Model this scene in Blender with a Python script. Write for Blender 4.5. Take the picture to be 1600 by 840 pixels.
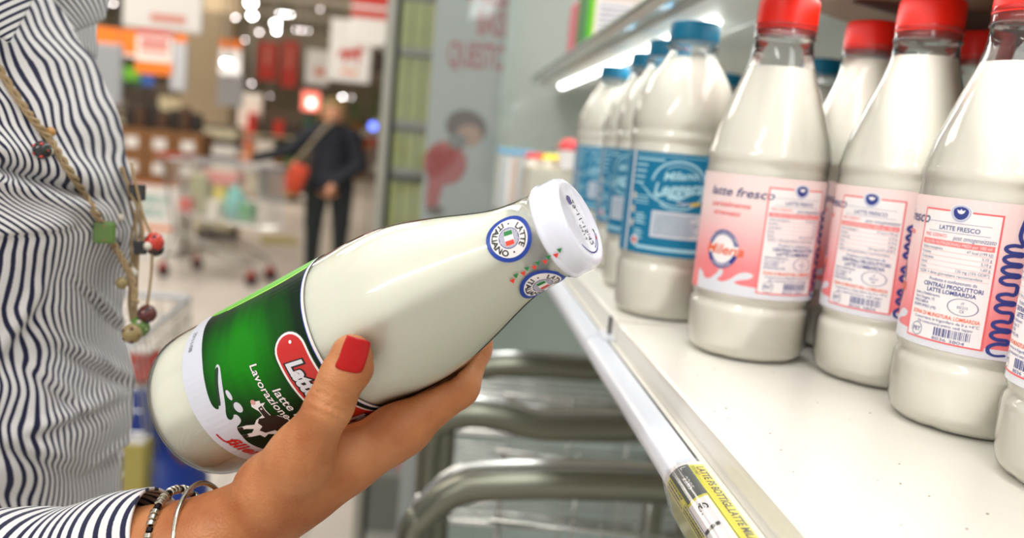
import bpy, bmesh, math, random
import numpy as np
from math import sin, cos, pi, radians, atan2, degrees
from mathutils import Vector, Matrix
from mathutils.bvhtree import BVHTree
random.seed(7)
for o in list(bpy.data.objects): bpy.data.objects.remove(o)
SC = bpy.context.scene
COL = SC.collection

# ------------------------------------------------------------------ camera
FPX = 1350.0
def cam_axes(pitch, roll, yaw):
    p, r, y = map(radians, (pitch, roll, yaw))
    fw = np.array([sin(y)*cos(p), cos(y)*cos(p), -sin(p)])
    rt = np.array([cos(y), -sin(y), 0.0]); up = np.cross(rt, fw)
    return cos(r)*rt+sin(r)*up, -sin(r)*rt+cos(r)*up, fw
CAM = np.array([0, 0, 1.45]); AX = cam_axes(8.55, 5.28, 4.75)
def ray(px, py): return AX[0]*(px-800)/FPX+AX[1]*(420-py)/FPX+AX[2]
def at(px, py, Z): return CAM+ray(px, py)*Z            # point at depth Z (metres) seen at photo pixel px, py
def pj(P):
    d = np.array(P, float)-CAM; x, y, z = [d@m for m in AX]; return 800+FPX*x/z, 420-FPX*y/z
def onz(px, py, h):
    r = ray(px, py); return CAM+r*((h-CAM[2])/r[2])
cd = bpy.data.cameras.new('camera'); camo = bpy.data.objects.new('camera', cd); COL.objects.link(camo)
m = Matrix.Identity(4)
for i in range(3):
    m[i][0] = AX[0][i]; m[i][1] = AX[1][i]; m[i][2] = -AX[2][i]; m[i][3] = CAM[i]
camo.matrix_world = m
cd.sensor_width = 36; cd.lens = FPX/1600*36; cd.clip_start = 0.02; cd.clip_end = 200
cd.dof.use_dof = True; cd.dof.focus_distance = 0.385; cd.dof.aperture_fstop = 5.6
SC.camera = camo

# ------------------------------------------------------------------ world, lights, exposure
SC.view_settings.view_transform = 'Standard'; SC.view_settings.look = 'None'
SC.view_settings.exposure = 0.0; SC.view_settings.gamma = 1; SC.view_settings.use_curve_mapping = False
w = bpy.data.worlds.new('world'); SC.world = w; w.use_nodes = True
bg = w.node_tree.nodes['Background']; bg.inputs[0].default_value = (0.95, 0.93, 0.90, 1); bg.inputs[1].default_value = 0.92
def area(name, loc, size, power, rot=(0, 0, 0), color=(1, 1, 1), sy=None):
    l = bpy.data.lights.new(name, 'AREA'); l.energy = power; l.color = color
    l.shape = 'RECTANGLE'; l.size = size; l.size_y = sy or size
    o = bpy.data.objects.new(name, l); COL.objects.link(o); o.location = loc; o.rotation_euler = rot
    o['kind'] = 'structure'
    return o
# shop ceiling lamps, with an added front fill and two added upward fills
area('ceiling_and_fill_light', (-0.5, 0.2, 3.6), 1.6, 12, color=(1, .97, .92), sy=.5)
area('ceiling_and_fill_light', (-1.8, -1.3, 2.7), 1.4, 66, rot=(radians(-28), radians(-28), 0), color=(1, .97, .92), sy=.6)  # unseen front fill, lowered and tilted to brighten the bottles
area('ceiling_and_fill_light', (-3.0, 6.0, 4.2), 3.0, 250, color=(1, .93, .84))
area('ceiling_and_fill_light', (-6, 15.0, 4.3), 5.0, 720, color=(1, .92, .82))
area('upward_fill_light', (-5, 25, 2.9), 12.0, 900, rot=(pi, 0, 0), color=(1, .88, .72))  # added upward fill that lifts the dark ceiling
area('upward_fill_light', (-3, 13, 2.9), 8.0, 420, rot=(pi, 0, 0), color=(1, .88, .72))  # second added fill aimed up at the ceiling
# added fill strip above the fridge's front edge; no canopy is built
area('shelf_front_fill_light', (0.10, 0.6, 2.05), 0.12, 4, rot=(0, radians(-12), 0), color=(.97, 1, .98), sy=2.2)

# ------------------------------------------------------------------ materials
def srgb(r, g, b):
    f = lambda c: (c/255)/12.92 if c/255 <= .04045 else (((c/255)+.055)/1.055)**2.4
    return (f(r), f(g), f(b), 1)
def mat(name, col, rough=.5, metal=0, coat=0, noise=0, nscale=60, bump=0, bscale=200, sss=0, emit=None, estr=0, spec=.5, trans=0, alpha=1):
    M = bpy.data.materials.new(name); M.use_nodes = True; nt = M.node_tree; b = nt.nodes['Principled BSDF']
    if len(col) == 3: col = srgb(*col)
    b.inputs['Base Color'].default_value = col; b.inputs['Roughness'].default_value = rough
    b.inputs['Metallic'].default_value = metal; b.inputs['Coat Weight'].default_value = coat
    b.inputs['Coat Roughness'].default_value = .05
    b.inputs['Specular IOR Level'].default_value = spec; b.inputs['Transmission Weight'].default_value = trans
    b.inputs['Alpha'].default_value = alpha
    if sss:
        b.inputs['Subsurface Weight'].default_value = sss; b.inputs['Subsurface Radius'].default_value = (1, .4, .25)
        b.inputs['Subsurface Scale'].default_value = .004
    if emit:
        b.inputs['Emission Color'].default_value = emit if len(emit) == 4 else srgb(*emit); b.inputs['Emission Strength'].default_value = estr
    if noise or bump:
        tc = nt.nodes.new('ShaderNodeTexCoord')
    if noise:
        n = nt.nodes.new('ShaderNodeTexNoise'); n.inputs['Scale'].default_value = nscale; n.inputs['Detail'].default_value = 5
        nt.links.new(tc.outputs['Object'], n.inputs['Vector'])
        mx = nt.nodes.new('ShaderNodeMix'); mx.data_type = 'RGBA'; mx.blend_type = 'MIX'
        mx.inputs[6].default_value = col; mx.inputs[7].default_value = tuple(c*(1-noise) for c in col[:3])+(1,)
        nt.links.new(n.outputs['Fac'], mx.inputs[0]); nt.links.new(mx.outputs[2], b.inputs['Base Color'])
    if bump:
        n2 = nt.nodes.new('ShaderNodeTexNoise'); n2.inputs['Scale'].default_value = bscale; n2.inputs['Detail'].default_value = 4
        nt.links.new(tc.outputs['Object'], n2.inputs['Vector'])
        bp = nt.nodes.new('ShaderNodeBump'); bp.inputs['Strength'].default_value = bump; bp.inputs['Distance'].default_value = .001
        nt.links.new(n2.outputs['Fac'], bp.inputs['Height']); nt.links.new(bp.outputs[0], b.inputs['Normal'])
    return M
def thin_clear(name, tint=(1, 1, 1), rough=.03, ior=1.45, dirt=0.0, dirtcol=(.8, .82, .8)):
    # thin clear plastic or glass: transparent film with a mirror-like fresnel gloss
    M = bpy.data.materials.new(name); M.use_nodes = True; nt = M.node_tree; nt.nodes.clear()
    out = nt.nodes.new('ShaderNodeOutputMaterial'); tr = nt.nodes.new('ShaderNodeBsdfTransparent'); gl = nt.nodes.new('ShaderNodeBsdfGlossy')
    tr.inputs[0].default_value = tuple(tint)+(1,); gl.inputs['Roughness'].default_value = rough; gl.inputs[0].default_value = (1, 1, 1, 1)
    fr = nt.nodes.new('ShaderNodeFresnel'); fr.inputs[0].default_value = ior
    mx = nt.nodes.new('ShaderNodeMixShader'); nt.links.new(fr.outputs[0], mx.inputs[0]); nt.links.new(tr.outputs[0], mx.inputs[1]); nt.links.new(gl.outputs[0], mx.inputs[2])
    last = mx
    if dirt:
        df = nt.nodes.new('ShaderNodeBsdfDiffuse'); df.inputs[0].default_value = tuple(dirtcol)+(1,)
        m2 = nt.nodes.new('ShaderNodeMixShader'); m2.inputs[0].default_value = dirt
        nt.links.new(mx.outputs[0], m2.inputs[1]); nt.links.new(df.outputs[0], m2.inputs[2]); last = m2
    nt.links.new(last.outputs[0], out.inputs[0])
    return M

MILK = mat('milk', (253, 251, 240), .4, sss=.12, spec=.3)
MILKP = mat('milk_in_plastic', (254, 251, 240), .4, sss=.1, spec=.3)
PET = thin_clear('clear_plastic', (.985, .985, .98), .06, 1.45)
PETN = thin_clear('clear_plastic_wall', (.985, .985, .985), .05, 1.45, .02)
GLASS = thin_clear('clear_glass', (.97, .98, .975), .015, 1.5)
SKIN = None
WHITE_METAL = mat('white_enamel', (240, 240, 236), .35, noise=.05, nscale=25, coat=.2)
WHITE_PLASTIC = mat('white_plastic', (238, 240, 246), .28, coat=.3)
CHROME = mat('chromed_steel', (215, 216, 212), .22, metal=1, noise=.2, nscale=15)
STEEL = mat('galvanised_steel', (150, 152, 146), .36, metal=.9, noise=.25, nscale=30)
RED_CAP = mat('red_cap_plastic', (222, 28, 8), .4, spec=.3)
BLUE_CAP = mat('blue_cap_plastic', (14, 108, 142), .4, spec=.3)
NAVY = mat('navy_ink', (46, 62, 140), .5); BLUEINK = mat('blue_ink', (22, 62, 160), .4)
GREY_INK = mat('grey_blue_ink', (106, 112, 150), .5)
PINK = mat('pink_ink', (246, 128, 128), .5); PINKD = mat('deep_pink_ink', (240, 100, 104), .5)
ORANGE_INK = mat('orange_ink', (240, 110, 70), .5)
PAPER = mat('label_white', (246, 240, 240), .5); LAV = mat('label_lavender', (226, 226, 234), .4)
BLACK = mat('black_ink', (22, 20, 22), .5); REDINK = mat('red_ink', (204, 26, 22), .35, coat=.3)
GREEN_INK = mat('flag_green', (10, 130, 60), .4); YELLOW = mat('yellow_paper', (238, 228, 30), .45)
DKGREEN = mat('dark_green_ink', (10, 58, 28), .4); LTGREEN = mat('light_green_ink', (86, 180, 20), .5)
TEAL = mat('teal_label', (10, 122, 164), .5, spec=.3, noise=.15, nscale=40); TEALLT = mat('pale_blue_ink', (168, 214, 228), .5)
SHADOWINK = mat('dark_drop_ink', (20, 50, 30), .5)

# ------------------------------------------------------------------ object helpers
def tag(o, label=None, cat=None, group=None, kind=None):
    if label: o['label'] = label
    if cat: o['category'] = cat
    if group: o['group'] = group
    if kind: o['kind'] = kind
    return o
def empty(name, loc=(0, 0, 0), label=None, cat=None, group=None, rz=0):
    o = bpy.data.objects.new(name, None); o.empty_display_size = .05; COL.objects.link(o); o.location = Vector([float(c) for c in loc]); o.rotation_euler.z = rz
    return tag(o, label, cat, group)
def link(name, me, mats, parent=None, smooth=True):
    o = bpy.data.objects.new(name, me); COL.objects.link(o)
    for mm in (mats if isinstance(mats, (list, tuple)) else [mats]): me.materials.append(mm)
    if parent: o.parent = parent
    if smooth: me.shade_smooth()
    return o
def pyd(name, v, f, mats, parent=None, smooth=True):
    me = bpy.data.meshes.new(name); me.from_pydata([tuple(map(float, p)) for p in v], [], [tuple(int(i) for i in q) for q in f]); me.update()
    return link(name, me, mats, parent, smooth)
def copy_tree(o, parent=None):
    c = o.copy(); COL.objects.link(c)
    if parent: c.parent = parent
    for ch in list(o.children): copy_tree(ch, c)
    return c
class MB:                                              # collects shapes into one mesh
    def __init__(s): s.v = []; s.f = []; s.mi = []
    def add(s, v, f, mi=0):
        n = len(s.v); s.v += [tuple(map(float, p)) for p in v]; s.f += [tuple(int(i)+n for i in q) for q in f]; s.mi += [mi]*len(f); return s
    def box(s, c, d, rz=0, bev=0, mi=0, R=None):
        bm = bmesh.new(); bmesh.ops.create_cube(bm, size=1); bmesh.ops.scale(bm, vec=d, verts=bm.verts)
        if bev: bmesh.ops.bevel(bm, geom=bm.edges, offset=bev, segments=2, affect='EDGES', profile=.6)
        M = Matrix.Rotation(rz, 4, 'Z') if R is None else R
        for v in bm.verts: v.co = M @ v.co+Vector([float(x) for x in c])
        bm.verts.index_update(); s.add([v.co for v in bm.verts], [[v.index for v in f.verts] for f in bm.faces], mi); bm.free(); return s
    def tube(s, pts, r, n=8, closed=False, mi=0, flat=1, up=None):
        P = [Vector([float(x) for x in p]) for p in pts]; rs = r if isinstance(r, (list, tuple)) else [r]*len(P)
        N = len(P); V = []; prev = None
        for i in range(N):
            if closed: t = (P[(i+1) % N]-P[i-1])
            else: t = P[min(i+1, N-1)]-P[max(i-1, 0)]
            t.normalize()
            if prev is None:
                a = Vector(up) if up else (Vector((0, 0, 1)) if abs(t.z) < .9 else Vector((1, 0, 0)))
            else: a = prev
            b = t.cross(a); b.normalize(); a = b.cross(t); a.normalize(); prev = a
            for k in range(n):
                w = 2*pi*k/n; V.append(P[i]+(a*cos(w)*flat+b*sin(w))*rs[i])
        F = []
        for i in range(N if closed else N-1):
            for k in range(n):
                j = (i+1) % N; F.append((i*n+k, i*n+(k+1) % n, j*n+(k+1) % n, j*n+k))
        if not closed: F.append(tuple(range(n-1, -1, -1))); F.append(tuple((N-1)*n+k for k in range(n)))
        return s.add(V, F, mi)
    def lathe(s, prof, n=32, o=(0, 0, 0), ax=None, mi=0, mod=None):
        # prof: (z, r); ax: (right, fwd, up) frame
        X, Y, Z = ax if ax else (Vector((1, 0, 0)), Vector((0, 1, 0)), Vector((0, 0, 1)))
        o = Vector([float(x) for x in o]); V = []
        for z, r in prof:
            for k in range(n):
                w = 2*pi*k/n; rr = r*(mod(z, w) if mod else 1); V.append(o+X*(cos(w)*rr)+Y*(sin(w)*rr)+Z*z)
        F = [(i*n+k, i*n+(k+1) % n, (i+1)*n+(k+1) % n, (i+1)*n+k) for i in range(len(prof)-1) for k in range(n)]
        if prof[0][1] > 1e-5: F.append(tuple(range(n-1, -1, -1)))
        if prof[-1][1] > 1e-5: F.append(tuple((len(prof)-1)*n+k for k in range(n)))
        return s.add(V, F, mi)
    def prism(s, poly, y0, y1, frame=lambda x, y, z: (x, y, z), mi=0):
        n = len(poly); V = [frame(a, y0, b) for a, b in poly]+[frame(a, y1, b) for a, b in poly]
        F = [tuple(range(n)), tuple(range(2*n-1, n-1, -1))]+[(i, i+n, (i+1) % n+n, (i+1) % n) for i in range(n)]
        return s.add(V, F, mi)
    def build(s, name, mats, parent=None, smooth=False, angle=None):
        o = pyd(name, s.v, s.f, mats, parent, smooth)
        if len(o.data.polygons) == len(s.mi): o.data.polygons.foreach_set('material_index', s.mi)
        bm = bmesh.new(); bm.from_mesh(o.data); bmesh.ops.recalc_face_normals(bm, faces=bm.faces)
        bm.to_mesh(o.data); bm.free()
        if angle:
            o.data.shade_smooth(); o.data.set_sharp_from_angle(angle=radians(angle))
        return o
def smoothprof(pts, n=6):
    # Catmull-Rom through (z, r)
    out = []
    for i in range(len(pts)-1):
        p0 = pts[max(i-1, 0)]; p1 = pts[i]; p2 = pts[i+1]; p3 = pts[min(i+2, len(pts)-1)]
        for k in range(n):
            t = k/n
            out.append(tuple(.5*((2*p1[j])+(-p0[j]+p2[j])*t+(2*p0[j]-5*p1[j]+4*p2[j]-p3[j])*t*t+(-p0[j]+3*p1[j]-3*p2[j]+p3[j])*t**3) for j in range(len(p1))))
    out.append(tuple(pts[-1])); return out

# ------------------------------------------------------------------ printed decals (flat artwork wrapped on a surface)
_txt = {}
def text_mesh(s, bold=0, res=3):
    k = (s, bold)
    if k not in _txt:
        cu = bpy.data.curves.new('t', 'FONT'); cu.body = s; cu.size = 1; cu.offset = bold; cu.resolution_u = res; cu.fill_mode = 'FRONT'
        ob = bpy.data.objects.new('t', cu); COL.objects.link(ob)
        dg = bpy.context.evaluated_depsgraph_get(); dg.update()
        me = bpy.data.meshes.new_from_object(ob.evaluated_get(dg))
        v = np.array([(p.co.x, p.co.y) for p in me.vertices]) if len(me.vertices) else np.zeros((1, 2)); f = [tuple(p.vertices) for p in me.polygons]
        bpy.data.objects.remove(ob); bpy.data.curves.remove(cu); bpy.data.meshes.remove(me); _txt[k] = (v, f)
    return _txt[k]
class Decal:
    """artwork in millimetres (u right, v up); layers stacked by a hair"""
    def __init__(s): s.items = []; s.mats = []
    def mi(s, m):
        if m not in s.mats: s.mats.append(m)
        return s.mats.index(m)
    def raw(s, v, f, m, lay): s.items.append((np.array(v, float), f, s.mi(m), lay)); return s
    def poly(s, pts, m, lay=1): return s.raw(pts, [tuple(range(len(pts)))], m, lay)
    def rect(s, u0, v0, u1, v1, m, lay=1): return s.poly([(u0, v0), (u1, v0), (u1, v1), (u0, v1)], m, lay)
    def ell(s, u, v, a, b, m, lay=1, n=28, rot=0):
        c, d = cos(rot), sin(rot)
        return s.poly([(u+a*cos(t)*c-b*sin(t)*d, v+a*cos(t)*d+b*sin(t)*c) for t in [2*pi*k/n for k in range(n)]], m, lay)
    def ring(s, u, v, r0, r1, m, lay=1, n=36, sx=1, a0=0, a1=2*pi):
        V = []; F = []
        for k in range(n+1):
            t = a0+(a1-a0)*k/n; V += [(u+r0*cos(t)*sx, v+r0*sin(t)), (u+r1*cos(t)*sx, v+r1*sin(t))]
            if k < n: F.append((2*k, 2*k+1, 2*k+3, 2*k+2))
        return s.raw(V, F, m, lay)
    def frame(s, u0, v0, u1, v1, w_, m, lay=1):
        s.rect(u0, v0, u1, v0+w_, m, lay); s.rect(u0, v1-w_, u1, v1, m, lay); s.rect(u0, v0+w_, u0+w_, v1-w_, m, lay); s.rect(u1-w_, v0+w_, u1, v1-w_, m, lay); return s
    def stroke(s, pts, w_, m, lay=1, sm=5, taper=False):
        if sm: pts = smoothprof(pts, sm)
        P = np.array(pts, float); V = []; F = []; N = len(P)
        for i in range(N):
            t = P[min(i+1, N-1)]-P[max(i-1, 0)]; t = t/(np.linalg.norm(t)+1e-9); n_ = np.array([-t[1], t[0]])
            ww = w_*(.25+.75*sin(pi*min(max(i/(N-1), .03), .97))) if taper else w_
            V += [P[i]+n_*ww/2, P[i]-n_*ww/2]
            if i < N-1: F.append((2*i, 2*i+1, 2*i+3, 2*i+2))
        s.raw(V, F, m, lay)
        if not taper:
            for p in (P[0], P[-1]): s.ell(p[0], p[1], w_/2, w_/2, m, lay, 10)
        return s
    def text(s, st, u, v, h, m, lay=2, align='c', shear=0, rot=0, bold=0, width=None, sx=1, bend=None):
        V, F = text_mesh(st, bold); V = V*h/.72; x0, x1 = V[:, 0].min(), V[:, 0].max()
        V = V.copy(); V[:, 0] -= {'l': x0, 'c': (x0+x1)/2, 'r': x1}[align]
        if width: sx = width/(x1-x0)
        V[:, 0] *= sx; V[:, 0] += shear*V[:, 1]
        if bend:                                       # bend=(radius, centre angle, outward up?)
            R_, a_, up_ = bend; W = V.copy()
            if up_: an = a_-V[:, 0]/R_; rr = R_+V[:, 1]-h/2
            else: an = a_+V[:, 0]/R_; rr = R_-V[:, 1]+h/2
            W[:, 0] = rr*np.cos(an); W[:, 1] = rr*np.sin(an); V = W
        else: V[:, 1] -= h/2
        c, d = cos(rot), sin(rot); V = np.stack([V[:, 0]*c-V[:, 1]*d+u, V[:, 0]*d+V[:, 1]*c+v], 1)
        return s.raw(V, F, m, lay)
    def lines(s, u0, v0, u1, n, dv, h, m, lay=2, seed=0, mats=None):
        # rows of tiny illegible print: short dashes with ragged gaps
        rn = random.Random(seed)
        for k in range(n):
            u = u0; v = v0-k*dv; end = u1-rn.random()*(u1-u0)*.25
            while u < end:
                L = .5+rn.random()*2.2; s.rect(u, v, min(u+L, end), v+h, m, lay); u += L+.45
        return s
    def build(s, name, fmap, parent, du=2.0, dv=None, eps=6e-5, extra=None):
        bm = bmesh.new(); uvl = bm.loops.layers.uv.new('uv')
        for V, F, mi, lay in s.items:
            vs = [bm.verts.new((p[0], p[1], lay)) for p in V]
            for f in F:
                try: nf = bm.faces.new([vs[i] for i in f])
                except ValueError: continue
                nf.material_index = mi
        for f in bm.faces: f.normal_update()
        for f in bm.faces:
            if f.normal.z < 0: f.normal_flip()
        bmesh.ops.triangulate(bm, faces=[f for f in bm.faces if len(f.verts) > 4])
        us = [v.co.x for v in bm.verts]; vv = [v.co.y for v in bm.verts]
        k = math.ceil(min(us)/du)
        while k*du < max(us):
            bmesh.ops.bisect_plane(bm, geom=bm.verts[:]+bm.edges[:]+bm.faces[:], plane_co=(k*du, 0, 0), plane_no=(1, 0, 0)); k += 1
        if dv:
            k = math.ceil(min(vv)/dv)
            while k*dv < max(vv):
                bmesh.ops.bisect_plane(bm, geom=bm.verts[:]+bm.edges[:]+bm.faces[:], plane_co=(0, k*dv, 0), plane_no=(0, 1, 0)); k += 1
        for f in bm.faces:
            for l in f.loops: l[uvl].uv = (l.vert.co.x/100, l.vert.co.y/100)
        for v in bm.verts: v.co = Vector([float(q) for q in fmap(v.co.x, v.co.y, v.co.z*eps)])
        me = bpy.data.meshes.new(name); bm.to_mesh(me); bm.free()
        return link(name, me, s.mats, parent, smooth=False)
def revmap(radf, off=0.0, a0=0.0, o=None, ax=None, R0=None):
    # u mm -> angle about the axis (counter-clockwise seen from above = to the right seen from outside), v mm -> height
    X, Y, Z = ax if ax else (np.array([1., 0, 0]), np.array([0, 1., 0]), np.array([0, 0, 1.]))
    o = np.zeros(3) if o is None else np.array(o)
    def g(u, v, e):
        z = v/1000; r = radf(z); an = a0+u/1000/(R0 or r); rr = r+off+e
        return o+X*(cos(an)*rr)+Y*(sin(an)*rr)+Z*z
    return g
def proff(prof):
    zs = [p[0] for p in prof]; rs = [p[1] for p in prof]
    return lambda z: float(np.interp(z, zs, rs))

# ------------------------------------------------------------------ implicit surfaces for bodies
def cone_sd(P, a, b, r1, r2):
    a = np.array(a, float); b = np.array(b, float); ba = b-a; l2 = ba@ba; rr = r1-r2; a2 = l2-rr*rr; il2 = 1/l2
    pa = P-a; y = pa@ba; z = y-l2; x2 = ((pa*l2-y[..., None]*ba)**2).sum(-1); y2 = y*y*l2; z2 = z*z*l2
    k = np.sign(rr)*rr*rr*x2
    c1 = np.sign(z)*a2*z2 > k; c2 = np.sign(y)*a2*y2 < k
    return np.where(c1, np.sqrt(x2+z2)*il2-r2, np.where(c2, np.sqrt(x2+y2)*il2-r1, (np.sqrt(x2*a2*il2)+y*rr)*il2-r1))
def smin(a, b, k):
    h = np.clip(.5+.5*(b-a)/k, 0, 1); return b*(1-h)+a*h-k*h*(1-h)
def surface_nets(F, xs, ys, zs):
    S = F < 0; nx, ny, nz = F.shape
    c = np.zeros((nx-1, ny-1, nz-1), np.int8)
    cor = [(i, j, k) for i in (0, 1) for j in (0, 1) for k in (0, 1)]
    for i, j, k in cor: c += S[i:nx-1+i, j:ny-1+j, k:nz-1+k]
    I = np.argwhere((c > 0) & (c < 8)); vid = -np.ones(c.shape, np.int64); vid[tuple(I.T)] = np.arange(len(I))
    acc = np.zeros((len(I), 3)); cnt = np.zeros(len(I))
    for a in cor:
        for ax_ in range(3):
            if a[ax_]: continue
            b = list(a); b[ax_] = 1
            fa = F[I[:, 0]+a[0], I[:, 1]+a[1], I[:, 2]+a[2]]; fb = F[I[:, 0]+b[0], I[:, 1]+b[1], I[:, 2]+b[2]]
            m_ = (fa < 0) != (fb < 0); t = np.where(m_, fa/(fa-fb+1e-20), 0)
            p = np.tile(np.array(a, float), (len(I), 1)); p[:, ax_] += t
            acc[m_] += p[m_]; cnt[m_] += 1
    idx = I+acc/cnt[:, None]
    V = np.stack([np.interp(idx[:, 0], np.arange(nx), xs), np.interp(idx[:, 1], np.arange(ny), ys), np.interp(idx[:, 2], np.arange(nz), zs)], 1)
    Q = []
    for ax_ in range(3):
        sl0 = [slice(None)]*3; sl1 = [slice(None)]*3; sl0[ax_] = slice(0, -1); sl1[ax_] = slice(1, None)
        A = S[tuple(sl0)]; B = S[tuple(sl1)]; o1, o2 = [(1, 2), (2, 0), (0, 1)][ax_]
        E = np.argwhere(A != B)
        E = E[(E[:, o1] > 0) & (E[:, o2] > 0) & (E[:, o1] < F.shape[o1]-1) & (E[:, o2] < F.shape[o2]-1)]
        def vv(d1, d2):
            e = E.copy(); e[:, o1] -= d1; e[:, o2] -= d2; return vid[tuple(e.T)]
        q = np.stack([vv(1, 1), vv(0, 1), vv(0, 0), vv(1, 0)], 1); fl = ~A[tuple(E.T)]
        q[fl] = q[fl][:, ::-1]; Q.append(q[(q >= 0).all(1)])
    return V, np.concatenate(Q)
def sdf_mesh(name, fn, xs, ys, zs, mats, parent=None, smooth_it=2):
    X, Y, Z = np.meshgrid(xs, ys, zs, indexing='ij'); P = np.stack([X, Y, Z], -1)
    F = np.empty(X.shape)
    for i in range(0, len(xs), 20): F[i:i+20] = fn(P[i:i+20])
    V, Q = surface_nets(F, xs, ys, zs)
    me = bpy.data.meshes.new(name); me.vertices.add(len(V)); me.vertices.foreach_set('co', V.ravel())
    me.loops.add(len(Q)*4); me.loops.foreach_set('vertex_index', Q.ravel().astype(np.int32))
    me.polygons.add(len(Q)); me.polygons.foreach_set('loop_start', np.arange(0, len(Q)*4, 4, dtype=np.int32)); me.update(calc_edges=True); me.validate()
    if smooth_it:
        bm = bmesh.new(); bm.from_mesh(me)
        for _ in range(smooth_it): bmesh.ops.smooth_vert(bm, verts=bm.verts, factor=.5, use_axis_x=True, use_axis_y=True, use_axis_z=True)
        bmesh.ops.recalc_face_normals(bm, faces=bm.faces); bm.to_mesh(me); bm.free()
    return link(name, me, mats, parent)
# ------------------------------------------------------------------ room shell
HS = 1.3214                                            # height of the fridge's bottle shelf
def struct(o, label=None): o['kind'] = 'structure'; return o
floor_m = mat('floor_tiles', (196, 188, 178), .32, noise=.12, nscale=1.2)
nt = floor_m.node_tree; b_ = nt.nodes['Principled BSDF']
tc = nt.nodes.new('ShaderNodeTexCoord'); br = nt.nodes.new('ShaderNodeTexBrick'); br.offset = 0
br.inputs['Scale'].default_value = 1; br.inputs['Brick Width'].default_value = .4; br.inputs['Row Height'].default_value = .4
br.inputs['Mortar Size'].default_value = .004; br.inputs['Color1'].default_value = srgb(206, 198, 188); br.inputs['Color2'].default_value = srgb(196, 188, 180); br.inputs['Mortar'].default_value = srgb(150, 142, 134)
nt.links.new(tc.outputs['Object'], br.inputs['Vector']); nt.links.new(br.outputs['Color'], b_.inputs['Base Color'])
struct(MB().box((-4, 12, -.05), (30, 44, .1)).build('floor', floor_m))
ceil_m = mat('ceiling_paint', (120, 112, 98), .9, noise=.3, nscale=.8)
wall_m = mat('wall_paint', (176, 166, 148), .85, noise=.25, nscale=.6)
struct(MB().box((-4, 19, 4.75), (30, 30, .1)).build('ceiling', ceil_m))
struct(MB().box((-4, 34, 2.35), (30, .2, 4.7)).build('wall_back', wall_m))
struct(MB().box((-19, 19, 2.35), (.2, 30, 4.7)).build('wall_left', wall_m))
struct(MB().box((11, 19, 2.35), (.2, 30, 4.7)).build('wall_right', wall_m))
beam_m = mat('ceiling_beam_paint', (92, 86, 76), .8)
for k in range(7): struct(MB().box((-4, 8+k*3.6, 4.55), (30, .25, .3)).build('trim_%d' % (k+1), beam_m))

# ------------------------------------------------------------------ the dairy fridge
fr = empty('display_fridge', (.4, 1.0, 0), 'white open dairy fridge whose shelves hold the milk bottles', 'fridge')
def F(o): 
    o.parent = fr; o.matrix_parent_inverse = Matrix.Translation((-.4, -1.0, 0)); return o
back_m = mat('fridge_back_enamel', (214, 222, 214), .3, coat=.3, noise=.05, nscale=8)
F(MB().box((.66, .8, 1.5), (.04, 3.2, 1.5), bev=.004).build('back_panel', back_m))
F(MB().box((.40, 2.33, 1.35), (.56, .04, 1.9), bev=.004).build('end_panel', back_m))
F(MB().box((.58, .8, .35), (.16, 3.0, .6), bev=.01).build('base_tub', mat('tub_enamel', (188, 196, 192), .4)))
board_m = mat('shelf_enamel', (232, 229, 220), .3, coat=.25, noise=.04, nscale=40, bump=.05, bscale=90)
# speckled, slightly worn enamel
XE = .136
for y0, y1 in ((-.45, .628), (.633, 1.45), (1.455, 2.30)):
    mb = MB(); mb.prism([(XE, -.030), (XE, -.0015), (XE+.0008, -.0004), (XE+.002, 0), (.64, 0), (.64, -.005), (XE+.008, -.006), (XE+.005, -.030)], y0, y1, lambda x, y, z: (x, y, HS+z))
    F(mb.build('shelf_board', board_m))
mb = MB()
rn = random.Random(3)
crumb_m = mat('grime', (150, 132, 104), .8)
for k in range(170):
    x = XE+.004+rn.random()**1.5*.12; y = .2+rn.random()*.75; r = .00015+rn.random()**3*.0006
    mb.lathe([(0, r), (r*.4, r*.5)], 5, (x, y, HS+.00005))
F(mb.build('shelf_specks', crumb_m))['kind'] = 'stuff'
# round price rail along the front edge, a step below the board, with its seams
railmat = mat('rail_plastic', (216, 220, 230), .3, coat=.35)
def rail(y0, y1):
    c = (.1250, -.0262); r = .0089; P = [(.1308, -.0172), (.1275, -.0170)]+[(c[0]+r*cos(w), c[1]+r*sin(w)) for w in [radians(90+12*k) for k in range(14)]]+[(.1308, -.034)]
    return MB().prism(P, y0, y1, lambda x, y, z: (x, y, HS+z)).build('price_rail', railmat, angle=50)
F(rail(-.45, .655)); F(rail(.657, 2.28))
F(MB().box((.1316, .9, HS-.026), (.0012, 2.7, .0176)).build('rail_seam', mat('painted_seam_shade', (84, 86, 84), .6)))  # dark strip painted in for the shade inside the seam
F(MB().box((.1341, .5, HS-.0235), (.0036, 3.4, .013), bev=.0008).build('rail_clip', board_m))
F(MB().box((XE-.0008, .655, HS-.010), (.0024, .004, .018), bev=.0006).build('board_joint', mat('dark_gap_rubber', (50, 50, 52), .6)))
F(MB().box((.1325, .652, HS-.0160), (.010, .030, .002), bev=.0006).build('joint_tab', railmat))

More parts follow.
